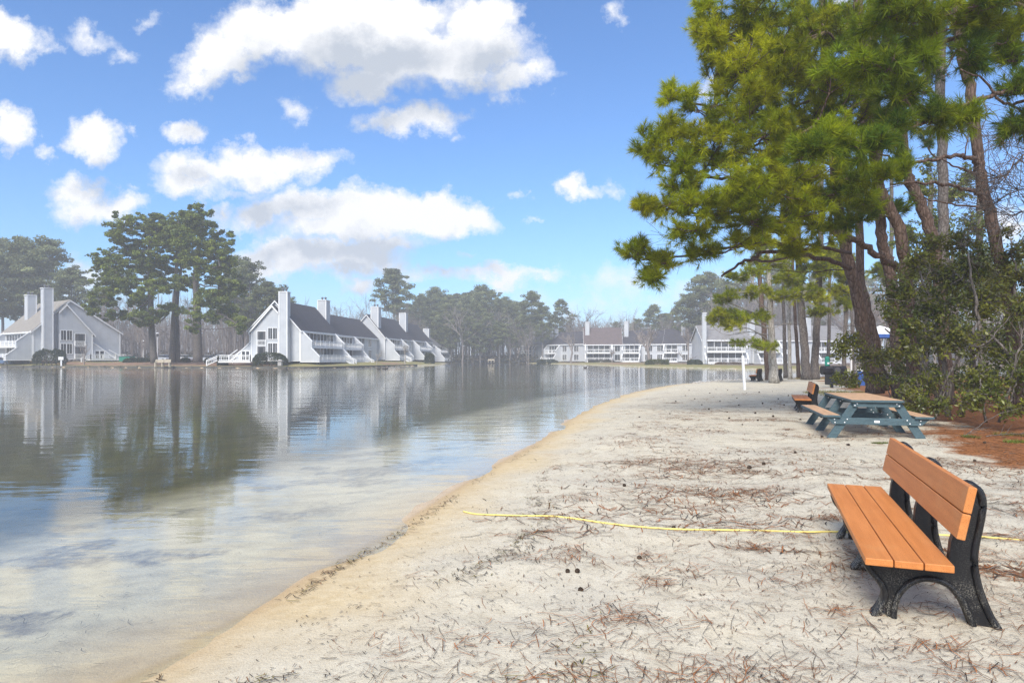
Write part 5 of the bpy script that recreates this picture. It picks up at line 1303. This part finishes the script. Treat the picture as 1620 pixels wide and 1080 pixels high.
def poles(label, n, seed, px0, px1, y0, y1):
    r = np.random.default_rng(seed); mb = MB()
    for q in range(n):
        px, Yd = r.uniform(px0, px1), r.uniform(y0, y1); x_ = (px - HX) / F * Yd; H = r.uniform(9, 20); rad = r.uniform(.07, .2)
        p0 = np.array([x_, Yd, .3]); p1 = p0 + [r.normal(0, .5), r.normal(0, .5), H * .5]; p2 = p1 + [r.normal(0, .7), r.normal(0, .7), H * .5]
        mb.tube(np.array([p0, p1, p2]), [rad, rad * .75, rad * .3], 4, False)
        for w in range(int(r.integers(2, 7))):
            f = r.uniform(.35, .95); b = p0 + (p2 - p0) * f; e = b + [r.normal(0, 1.3), r.normal(0, 1.3), r.uniform(.3, 2.2)]
            mb.tube(np.array([b, (b + e) / 2 + r.normal(0, .15, 3), e]), [rad * .35, rad * .25, .02], 3, False)
    tag(mb.build('woods', M['twig'], None, fix=False), label, 'woods', None, 'stuff')
poles('thin leafless stems filling the hazy wood behind the lake', 900, 15, 110, 860, 228, 300)
poles('thin leafless stems filling the wood behind the big pines and cars', 260, 16, 180, 420, 160, 228)
poles('thin leafless stems filling the wood behind the slim pines', 260, 17, 1120, 1480, 180, 240)
# undergrowth at the foot of the woods
def brush(label, spots, seed, cols, size=.5, h=2.2):
    r = np.random.default_rng(seed); cen, cc = [], []
    for px, Yd in spots:
        x_ = (px - HX) / F * Yd; n = 70
        c = np.stack([x_ + r.normal(0, 1.6, n), Yd + r.normal(0, 1.6, n), .7 + np.abs(r.normal(0, .5, n)) * h * r.uniform(.4, 1.2)], 1)
        cen.append(c); cc.append(np.repeat(pick(cols, 1, r), n, 0))
    V, T, ti = leaves(np.vstack(cen), size, r, np.vstack(cc), .2, .35)
    tag(link('undergrowth', np_mesh('undergrowth', V, [T], False, {'tint': ti}), M['farleaf']), label, 'undergrowth', None, 'stuff')
brush('dark undergrowth at the foot of the hazy wood', [(r_.uniform(120, 850), r_.uniform(222, 262)) for q in range(420)] + [(r_.uniform(195, 400), r_.uniform(165, 230)) for q in range(130)] + [(r_.uniform(1120, 1700), r_.uniform(165, 200)) for q in range(200)], 8,
      [(.07, .07, .05), (.10, .085, .065), (.06, .075, .045), (.12, .10, .085)])

# ornamental bare trees on the banks
def bare_at(label, px, basey, topy, Yd, seed, spread=.5, trunk=.02, low=.2, depth=5, group=None, m='twig'):
    mb_, tb_ = far_bare(seed, 10, spread, trunk, depth, .3, low)
    top = float(tb_.arrays()[0][:, 2].max()); x_ = (px - HX) / F * Yd; z_ = gz(x_, Yd); H = EYE - (topy - HY) / F * Yd - z_
    return thing_bare(mb_, tb_, label, group, (x_, Yd, z_), 0, H / top, m=m)
bare_at('round bare tree with dark forked trunk before the right bank windows', 1026, 570, 509, 150, 401, .52, .024, .2)
bare_at('bare tree left of the red brown roof, before the dark townhouse', 905, 570, 518, 190, 402, .45, .018, .2)
bare_at('slim bare tree left of the tall thin chimney', 1089, 575, 515, 158, 403, .4, .016, .25)
bare_at('low bare shrub tree against the red brown roofed townhouse', 968, 572, 545, 190, 404, .5, .02, .2, 4)
bare_at('small pale bare tree before the fourth townhouse of the middle row', 641, 575, 540, 150, 405, .55, .02, .2, m='bark_pale')
bare_at('small leafless sapling before the second townhouse of the middle row', 596, 576, 552, 132, 406, .5, .012, .2, 4, m='bark_pale')
bare_at('small leafless tree before the white entrance deck of the left house', 133, 572, 542, 124, 407, .55, .014, .2, 4)
bare_at('thin bare tree with grey trunk left of the big pines, by the lamp posts', 228, 572, 492, 140, 408, .4, .012, .3)
# ================================================================== things on the far banks
def hedge(label, px0, px1, topy, Yd, depth, seed, cols, name='hedge', cat='hedge', leaf=.12, group=None, zb=None, n=5200):
    r = np.random.default_rng(seed)
    x0, x1 = (px0 - HX) / F * Yd, (px1 - HX) / F * Yd; z0 = gz((x0 + x1) / 2, Yd) if zb is None else zb
    H = EYE - (topy - HY) / F * Yd - z0; W = x1 - x0
    root = empty(name, ((x0 + x1) / 2, Yd, z0), label, cat, group)
    th = r.uniform(0, 6.28, n); ph = r.uniform(-.05, 1, n)
    a = np.stack([np.cos(th) * np.sqrt(1 - ph.clip(0) ** 2), np.sin(th) * np.sqrt(1 - ph.clip(0) ** 2), ph], 1)
    p = np.sign(a) * np.abs(a) ** .55 * np.array([W / 2, depth / 2, H])
    nn = fbm(p[:, 0] * 1.5 + 50, p[:, 2] * 1.5 + p[:, 1] + 50, seed, 3)[:, None]
    p = p * (.86 + .28 * nn) * (1 - .12 * r.random((n, 1)) ** 2)
    p[:, 2] = np.maximum(p[:, 2], .02)
    V, T, ti = leaves(p, leaf, r, pick(cols, n, r), .4, .6)
    link('foliage', np_mesh('foliage', V, [T], False, {'tint': ti}), M['leaves'], root)
    mb = MB()
    for q in range(max(2, int(W * 1.2))):
        bx_ = -W/2 + W * (q + .5) / max(2, int(W * 1.2)) * .95; b = np.array([bx_, r.normal(0, .1), -.2])
        for w in range(4):
            e = b + np.array([r.normal(0, .35), r.normal(0, .2) * depth, H * r.uniform(.55, .85)]); mb.tube(np.array([b, (b + e) / 2 + r.normal(0, .06, 3), e]), [.04, .03, .015], 5)
    mb.build('stem', M['bark'], root)
    return root
HED = [(.028, .045, .016), (.04, .06, .02), (.022, .035, .015), (.05, .07, .02)]
HEDY = [(.09, .10, .02), (.07, .085, .02), (.11, .11, .03)]
hedge('large dark clipped hedge beside the gable of the left townhouse', 55, 103, 553, 124, 2.2, 1, HED)
hedge('rounded dark hedge before the front gable of the middle row', 401, 453, 558.5, 112.4, 2.4, 2, HED)
hedge('low dark hedge at the far water edge before the farthest townhouse', 848, 882, 568.5, 206, 2.0, 3, HED, leaf=.2)
hedge('yellow green rounded bush at the water edge of the right bank', 1021, 1058, 568.5, 143, 2.4, 4, HEDY, leaf=.14)
hedge('dark green bush left of the tall thin chimney', 1087, 1110, 569, 143, 2.0, 5, HED, leaf=.14)
hedge('dark round shrub at the end of the middle row', 672, 687, 559, 163, 2.4, 6, HED, leaf=.16)
hedge('low row of dark shrubs left of the big pines', 196, 236, 566, 128, 1.6, 7, HED)
hedge('small round bush right of the big pines, beside the white entrance deck', 345, 360, 562, 116, 1.6, 8, HED)
hedge('low shrubs between the big pine trunks and the parked cars', 287, 300, 566, 126, 1.4, 9, HED)
hedge('low dark shrub between the big pines and the small round bush', 325, 340, 566, 124, 1.4, 10, HED)
hedge('brown leafless shrub bed below the nearest right bank decks', 1130, 1175, 573, 146, 1.2, 11, [(.16, .10, .06), (.2, .12, .08), (.12, .09, .05)], leaf=.12)
hedge('low brown shrub bed before the red brown roofed townhouse', 930, 972, 569.5, 196, 1.2, 12, [(.10, .08, .05), (.07, .07, .04)], leaf=.18)

# timber edge of the left and middle bank
P = np.array(tip[2:] , float); P = catmull(P, 14)
nx = np.gradient(P, axis=0); nx /= np.linalg.norm(nx, axis=1)[:, None]
root = empty('timber_edging', (P[0][0], P[0][1], 0), 'low weathered timber edge between the lake and the left banks', 'edging')
o3 = np.array([P[0][0], P[0][1], 0])
mb = MB()
for a, b in zip(P[:-1], P[1:]):
    mb.bar(np.array([*a, .03]) - o3, np.array([*b, .03]) - o3, .16, .34)
mb.build('plank', M['timber'], root)
mb = MB(); acc = 0
for a, b in zip(P[:-1], P[1:]):
    acc += np.linalg.norm(b - a)
    if acc > 3.4:
        acc = 0; mb.bar(np.array([*a, -.4]) - o3 + [0, -.12, 0], np.array([*a, .24]) - o3 + [0, -.12, 0], .16, .16, (0, 1, 0))
mb.build('post', M['timber'], root)

# pale bench at the water edge under the pines, and one on the far bank
def plain_bench(label, px0, px1, basey, topy, Yd, name='park_bench'):
    xa, xb = (px0 - HX) / F * Yd, (px1 - HX) / F * Yd; z0 = EYE - (basey - HY) / F * Yd; H = (basey - topy) / F * Yd; W = xb - xa
    root = empty(name, ((xa + xb) / 2, Yd, z0), label, 'bench')
    for q in range(2):
        mb = MB(); mb.box((-W/2, .30, H * (.52 + .25 * q)), (W/2, .36, H * (.74 + .26 * q))); mb.build('back_plank', M['palewood'], root)
    mb = MB(); mb.box((-W/2, -.25, H * .46), (W/2, .28, H * .51)); mb.build('seat', M['palewood'], root)
    for x in (-W/2 + .08, 0, W/2 - .08):
        mb = MB(); mb.box((x - .09, -.2, -.3), (x + .09, -.08, H * .455)); mb.box((x - .09, .20, -.3), (x + .09, .295, H * .9)); mb.build('leg', M['palewood'], root)
plain_bench('pale wooden bench at the water edge under the big pines', 245, 269, 577.5, 568.5, 113)
plain_bench('tiny pale bench on the far bank before the hazy wood', 772, 782, 572, 568, 216)

# white sign and small stone feeder
x_ = (97 - HX) / F * 117; z_ = EYE - (576 - HY) / F * 117
s = empty('sign_board', (x_, 117, z_), 'blank white sign board on a white post at the left bank', 'sign')
mb = MB(); mb.box((-.12, -.06, -.3), (.12, .06, .75)); mb.build('post', M['white'], s)
mb = MB(); mb.box((-.45, -.14, .752), (.45, -.02, 1.3)); mb.build('board', M['white'], s, bevel=.02)
x_ = (441 - HX) / F * 107; z_ = EYE - (576.5 - HY) / F * 107
s = empty('bird_bath', (x_, 107.6, z_), 'small stone pedestal with a flat top before the rounded hedge', 'pedestal')
mb = MB(); mb.box((-.3, -.3, -.2), (.3, .3, .55)); mb.build('pedestal', M['stone'], s, bevel=.03)
mb = MB(); mb.box((-.5, -.45, .552), (.5, .45, .68)); mb.lathe([(.3, .681), (.25, .78), (.05, .85)], 12); mb.build('top', M['stone'], s, bevel=.02)

# lamp posts
def lamp(label, px, basey, topy, Yd, group='white lamp posts by the left bank'):
    x_ = (px - HX) / F * Yd; z_ = gz(x_, Yd); H = EYE - (topy - HY) / F * Yd - z_
    s = empty('street_lamp', (x_, Yd, z_), label, 'street lamp', group)
    mb = MB(); mb.tube([(0, 0, -.3), (0, 0, H * .5), (0, 0, H - .7)], [.13, .10, .08], 8); mb.build('pole', M['white'], s)
    mb = MB(); mb.lathe([(.08, H - .70), (.22, H - .6), (.26, H - .25), (.16, H - .08)], 10); mb.build('lantern', M['metal_cap'], s)
    mb = MB(); mb.lathe([(.34, H - .079), (.2, H + .05), (.03, H + .15)], 10); mb.build('lamp_cap', M['white'], s)
lamp('taller white lamp post beside the left big pine trunk', 249, 572, 527, 132)
lamp('shorter lamp post further back, left of the big pines', 226.5, 570, 539, 160)

# parked cars
def car(label, px, Yd, rz, colour, seed, group='cars parked behind the big pines'):
    x_ = (px - HX) / F * Yd; s = empty('parked_car', (x_, Yd, gz(x_, Yd)), label, 'car', group, rz)
    if colour not in M:
        M[colour] = mat(colour, {'silver': (.42, .45, .5), 'white_car': (.75, .76, .78), 'blue_car': (.10, .16, .28)}[colour], .25, .03, 3, spec=.5)
    def sweep(poly, y0, y1, tum=0.0):
        mb = MB(); n = len(poly)
        ys = [(y0, .06), (y0 + .08, 0), (y1 - .08, 0), (y1, .06)]
        V = []; cx = sum(p[0] for p in poly) / n; cz = min(p[1] for p in poly)
        for y, ins in ys:
            for a, b in poly: V.append((a + (cx - a) * ins, y * (1 - tum * (b - cz)), b - ins * (b - cz) * .4))
        fs = [np.array([[k*n + i, k*n + (i+1) % n, (k+1)*n + (i+1) % n, (k+1)*n + i] for k in range(3) for i in range(n)]), np.arange(n)[::-1][None], (np.arange(n) + 3*n)[None]]
        mb.add(V, fs); return mb
    sweep([(-2.2, .3), (-2.25, .62), (-2.1, .85), (-1.4, .93), (1.0, .98), (1.9, .92), (2.2, .75), (2.25, .35)], -.88, .88).build('body', M[colour], s)
    sweep([(-1.45, .94), (-.75, 1.42), (.7, 1.46), (1.75, .985)], -.80, .80, .16).build('cabin', M['glass'], s)
    sweep([(-.72, 1.425), (-.65, 1.475), (.62, 1.51), (.72, 1.465)], -.68, .68).build('roof', M[colour], s)
    for x in (-1.38, 1.38):
        for y in (-.82, .82):
            mb = MB(); mb.tube([(x, y - .1, .33), (x, y + .1, .33)], .33, 16); w = mb.build('wheel', M['black'], s)
            mb = MB(); mb.tube([(x, y - .108, .33), (x, y + .108, .33)], .2, 12); mb.build('rim', M['metal_cap'], w)
    for y in (-.62, .62):
        mb = MB(); mb.box((-2.29, y - .16, .62), (-2.18, y + .16, .76)); mb.build('headlight', M['white'], s, bevel=.02)
car('silver car parked between the left and middle big pines', 258, 140, 2.6, 'silver', 1)
car('white and dark car parked right of the middle big pine trunk', 291, 142, 2.8, 'white_car', 2)
car('white car partly hidden behind the small round bush', 350, 124, 1.2, 'white_car', 3)
car('pale car behind the right big pine trunk', 330, 150, 2.9, 'silver', 4)
car('dark blue car at the left picture edge beside the left house', -2, 128, .3, 'blue_car', 5)
# green dumpster
x_ = (201 - HX) / F * 136
s = empty('dumpster', (x_, 136, gz(x_, 136)), 'green refuse container right of the left house deck', 'dumpster')
mb = MB(); mb.prism([(-.9, .15), (.9, .15), (1.0, 1.25), (-1.0, 1.1)], lambda u, a, b: (u, a, b), -1.1, 1.1); mb.build('container', M['green_plastic'], s, bevel=.03)
mb = MB(); mb.prism([(-1.04, 1.104), (1.04, 1.256), (1.04, 1.31), (-1.04, 1.16)], lambda u, a, b: (u, a, b), -1.14, 1.14); mb.build('lid', M['blacksteel'], s)

# water birds
def bird(label, px, py, sc_, a, group, dark=True):
    x_, y_ = gp(px, py, WATER_Z); s = empty('water_bird', (x_, y_, WATER_Z), label, 'bird', group, a); s.scale = (sc_,) * 3
    mb = MB(); mb.tube([(-.40, 0, .16), (-.34, 0, .14), (-.22, 0, .10), (0, 0, .07), (.18, 0, .10), (.27, 0, .17), (.31, 0, .28), (.32, 0, .38), (.36, 0, .44), (.42, 0, .44), (.47, 0, .42)],
                       [.01, .05, .12, .16, .13, .085, .05, .042, .055, .04, .015], 10)
    mb.build('body', M['goose'], s, smooth=True)
    for sy in (-1, 1):
        mb = MB(); mb.tube([(.12, sy * .13, .12), (0, sy * .155, .13), (-.2, sy * .11, .15), (-.38, sy * .03, .18)], [.03, .06, .05, .01], 6); mb.build('wing', M['goose_wing'], s, smooth=True)
M['goose'] = mat('dark_feather', (.06, .05, .045), .7, .4, 6); M['goose_wing'] = mat('brown_feather', (.16, .13, .11), .7, .3, 8)
bird('single dark goose swimming before the far right bank', 926, 582.0, 1.0, .3, None)
for q, (px, py) in enumerate([(599.5, 584), (607.5, 583.6), (611.5, 583.4)]):
    bird('small dark duck swimming off the middle bank lawn', px, py, .8, .2 * q, 'ducks off the middle bank lawn')
# ================================================================== sky, sun, haze, camera
SUN_EL, SUN_AZ = math.radians(43), math.radians(202)     # azimuth clockwise from +Y (north): behind the camera, to the left
sun = bpy.data.lights.new('sun', 'SUN'); sun.energy = 2.6; sun.angle = math.radians(26); sun.color = (1.0, .94, .84)
so = bpy.data.objects.new('sun', sun); C.objects.link(so)
sd_ = Vector((math.sin(SUN_AZ) * math.cos(SUN_EL), math.cos(SUN_AZ) * math.cos(SUN_EL), math.sin(SUN_EL)))
so.rotation_euler = sd_.to_track_quat('Z', 'Y').to_euler(); so.location = sd_ * 60

w = bpy.data.worlds.new('World'); bpy.context.scene.world = w; w.use_nodes = True
# cloud density as a group of the direction (x/y, z/y)
CL = [  # px, py, rx, ry, weight
 (20,60,52,30,1.0),(10,45,30,26,.9),(150,60,26,8,.5),(128,44,14,10,.5),(145,52,30,8,.5),(195,75,18,6,.45),(232,28,12,7,.4),(75,70,14,8,.5),
 (20,205,34,34,1.0),(60,240,14,10,.8),(148,212,44,34,1.0),(120,230,20,10,.8),(290,205,26,16,.9),(205,198,9,6,.5),
 (345,90,56,46,1.0),(320,125,34,26,.9),(430,45,110,52,1.15),(540,60,120,60,1.2),(640,75,110,55,1.2),(580,20,190,36,1.1),(730,85,110,46,1.1),(760,40,60,40,1.0),(815,120,52,26,.9),(600,120,90,30,.9),(385,132,16,8,.6),
 (640,185,84,26,1.05),(690,178,52,26,1.0),(575,190,34,16,.8),(470,172,22,14,.6),(727,214,14,9,.6),
 (320,268,70,26,.95),(395,258,70,36,1.05),(460,250,60,26,.95),(500,245,50,22,.95),(300,290,52,22,.9),(365,300,60,12,.7),
 (125,300,56,30,1.0),(190,320,52,26,1.0),(150,325,60,24,1.0),(140,275,26,12,.8),(210,290,24,10,.6),
 (420,335,60,26,1.0),(500,325,80,34,1.15),(580,330,90,42,1.2),(660,345,90,42,1.2),(730,345,62,30,1.1),(560,365,130,26,1.05),(345,335,26,18,.8),
 (430,405,80,26,1.05),(520,410,110,26,1.1),(470,425,100,18,1.0),(600,395,70,18,.9),
 (900,291,24,20,1.1),(925,300,24,9,.8),(970,292,18,12,.55),(820,308,12,7,.5),(975,10,14,16,.5),(1098,140,24,22,.5),
 (700,438,56,12,.9),(780,442,90,15,1.1),(860,440,50,10,.9),(570,452,26,9,.8),(745,405,12,5,.5),(850,350,8,4,.4),
 (1600,350,40,26,.8),(620,424,24,7,.6),(1330,20,30,40,.5),(990,450,120,14,.3),(60,420,120,14,.25),(110,440,90,30,.5),(960,480,160,18,.25)]
grp = bpy.data.node_groups.new('cloud_density', 'ShaderNodeTree')
grp.interface.new_socket('UV', in_out='INPUT', socket_type='NodeSocketVector'); grp.interface.new_socket('Density', in_out='OUTPUT', socket_type='NodeSocketFloat')
t = NT(grp); gi = t.n('NodeGroupInput'); go = t.n('NodeGroupOutput')
# ragged outline: the lookup is displaced by noise
nz = t.n('ShaderNodeTexNoise'); nz.inputs['Scale'].default_value = 8.0; nz.inputs['Detail'].default_value = 9; nz.inputs['Roughness'].default_value = .68
t.l(gi.outputs[0], nz.inputs['Vector'])
va = t.n('ShaderNodeVectorMath', operation='SUBTRACT'); t.l(nz.outputs['Color'], va.inputs[0]); va.inputs[1].default_value = (.5, .5, .5)
vs = t.n('ShaderNodeVectorMath', operation='SCALE'); t.l(va.outputs[0], vs.inputs[0]); vs.inputs['Scale'].default_value = .135
vd = t.n('ShaderNodeVectorMath', operation='ADD'); t.l(gi.outputs[0], vd.inputs[0]); t.l(vs.outputs[0], vd.inputs[1])
acc = None
for px, py, rx, ry, wt in CL:
    mp = t.n('ShaderNodeMapping', vector_type='TEXTURE')
    mp.inputs['Location'].default_value = ((px - HX) / F, (HY - py) / F, 0); mp.inputs['Scale'].default_value = (rx / F * 1.12, ry / F * 1.12, 1)
    if acc is None: t.l(vd.outputs[0], mp.inputs['Vector'])
    else:   # a vanishing share of the sum so far keeps the renderer working through the clouds one after another
        ch = t.n('ShaderNodeVectorMath', operation='MULTIPLY_ADD'); t.l(acc, ch.inputs[0]); ch.inputs[1].default_value = (1e-6, 0, 0); t.l(vd.outputs[0], ch.inputs[2])
        t.l(ch.outputs[0], mp.inputs['Vector'])
    ln = t.n('ShaderNodeVectorMath', operation='LENGTH'); t.l(mp.outputs[0], ln.inputs[0])
    m_ = t.math('MULTIPLY', t.math('SUBTRACT', 1.0, ln.outputs['Value']), wt)
    m_ = t.math('MULTIPLY', m_, min(ry, 40) / 40 + .35)
    acc = m_ if acc is None else t.math('SMOOTH_MAX', acc, m_, .10)
fn_ = t.noise(gi.outputs[0], 13, 8, .62); fn2 = t.noise(gi.outputs[0], 4.2, 5, .55)
dn = t.math('ADD', acc, t.math('MULTIPLY', t.math('SUBTRACT', fn_, .5), 1.35))
dn = t.math('ADD', dn, t.math('MULTIPLY', t.math('SUBTRACT', fn2, .5), .8))
dn = t.math('ADD', dn, t.math('MULTIPLY', t.math('SUBTRACT', t.noise(gi.outputs[0], 38, 6, .7), .5), .55))
t.l(dn, go.inputs[0])

t = NT(w.node_tree)
sky = t.n('ShaderNodeTexSky', sky_type='NISHITA'); sky.sun_disc = False; sky.sun_elevation = SUN_EL; sky.sun_rotation = SUN_AZ
sky.altitude = 0; sky.air_density = 1.0; sky.dust_density = .6; sky.ozone_density = 2.2
tc = t.n('ShaderNodeTexCoord'); sp = t.n('ShaderNodeSeparateXYZ'); t.l(tc.outputs['Generated'], sp.inputs[0])
yy = t.math('MAXIMUM', sp.outputs[1], .08)
cb = t.n('ShaderNodeCombineXYZ'); t.l(t.math('DIVIDE', sp.outputs[0], yy), cb.inputs[0]); t.l(t.math('DIVIDE', sp.outputs[2], yy), cb.inputs[1])
g1 = t.n('ShaderNodeGroup'); g1.node_tree = grp; t.l(cb.outputs[0], g1.inputs[0])
off0 = t.n('ShaderNodeVectorMath', operation='MULTIPLY_ADD'); t.l(g1.outputs[0], off0.inputs[0]); off0.inputs[1].default_value = (1e-6, 0, 0); t.l(cb.outputs[0], off0.inputs[2])
off = t.n('ShaderNodeVectorMath', operation='ADD'); t.l(off0.outputs[0], off.inputs[0]); off.inputs[1].default_value = (-.010, .065, 0)
g2 = t.n('ShaderNodeGroup'); g2.node_tree = grp; t.l(off.outputs[0], g2.inputs[0])
front = t.math('MULTIPLY', t.ramp(sp.outputs[1], .25, .4), t.ramp(t.math('DIVIDE', sp.outputs[2], yy), .60, .75, 1, 0))
alpha = t.math('MULTIPLY', t.ramp(g1.outputs[0], -.08, .54), front)
# the rest of the sky carries broken cloud of its own
bn = t.noise(tc.outputs['Generated'], 3.2, 7, .6)
balpha = t.math('MULTIPLY', t.ramp(bn, .46, .62), t.math('SUBTRACT', 1.0, front))
balpha = t.math('MULTIPLY', balpha, t.ramp(sp.outputs[2], .02, .12))
al = t.math('MULTIPLY', t.math('ADD', alpha, balpha, clamp=True), .97)
under = t.ramp(g2.outputs[0], -.05, 1.05)
ccol = t.mix(under, (.95, .95, .96, 1), (.52, .565, .64, 1))
SKYK, CLK = .94, 6.5
skc = t.mix(1.0, sky.outputs[0], (SKYK * .64, SKYK * .95, SKYK * 1.28, 1), 'MULTIPLY')
cl_ = t.mix(1.0, ccol, (CLK, CLK, CLK, 1), 'MULTIPLY')
fin = t.mix(al, skc, cl_)
bg = t.n('ShaderNodeBackground'); t.l(fin, bg.inputs['Color']); bg.inputs['Strength'].default_value = .09
wo = t.n('ShaderNodeOutputWorld'); t.l(bg.outputs[0], wo.inputs['Surface'])

# haze
HAZE = .00125
hm, t = newmat('haze')
pv = t.n('ShaderNodeVolumePrincipled'); pv.inputs['Color'].default_value = (.90, .92, .97, 1); pv.inputs['Density'].default_value = HAZE; pv.inputs['Anisotropy'].default_value = .0
t.out(None, pv.outputs[0])
mb = MB(); mb.box((-1650, -1650, -3.2), (1650, 1650, 42))
hz = mb.build('haze', hm); tag(hz, 'pale morning haze over the lake', 'haze', None, 'stuff'); hz.display_type = 'WIRE'

cam = bpy.data.cameras.new('camera'); co = bpy.data.objects.new('camera', cam); C.objects.link(co)
co.location = (0, 0, EYE); co.rotation_euler = (math.pi / 2, 0, 0)
cam.sensor_width = 36; cam.lens = 36 * F / 1620; cam.shift_y = (HY - 540) / 1620; cam.shift_x = 0
cam.clip_start = .05; cam.clip_end = 6000
S = bpy.context.scene; S.camera = co
S.view_settings.view_transform = 'Standard'; S.view_settings.look = 'None'; S.view_settings.exposure = 0.98; S.view_settings.gamma = 1; S.view_settings.use_curve_mapping = False
S.render.engine = 'CYCLES'
cy = S.cycles
cy.use_denoising = True
try: cy.denoiser = 'OPENIMAGEDENOISE'; cy.denoising_input_passes = 'RGB_ALBEDO_NORMAL'; cy.denoising_prefilter = 'NONE'
except Exception: pass
cy.max_bounces = 7; cy.diffuse_bounces = 3; cy.glossy_bounces = 3; cy.transmission_bounces = 4; cy.transparent_max_bounces = 12; cy.volume_bounces = 1
cy.caustics_reflective = False; cy.caustics_refractive = False; cy.sample_clamp_indirect = 6
cy.use_adaptive_sampling = True; cy.adaptive_threshold = .008
cy.use_light_tree = True
w.cycles.sampling_method = 'MANUAL'; w.cycles.sample_map_resolution = 512
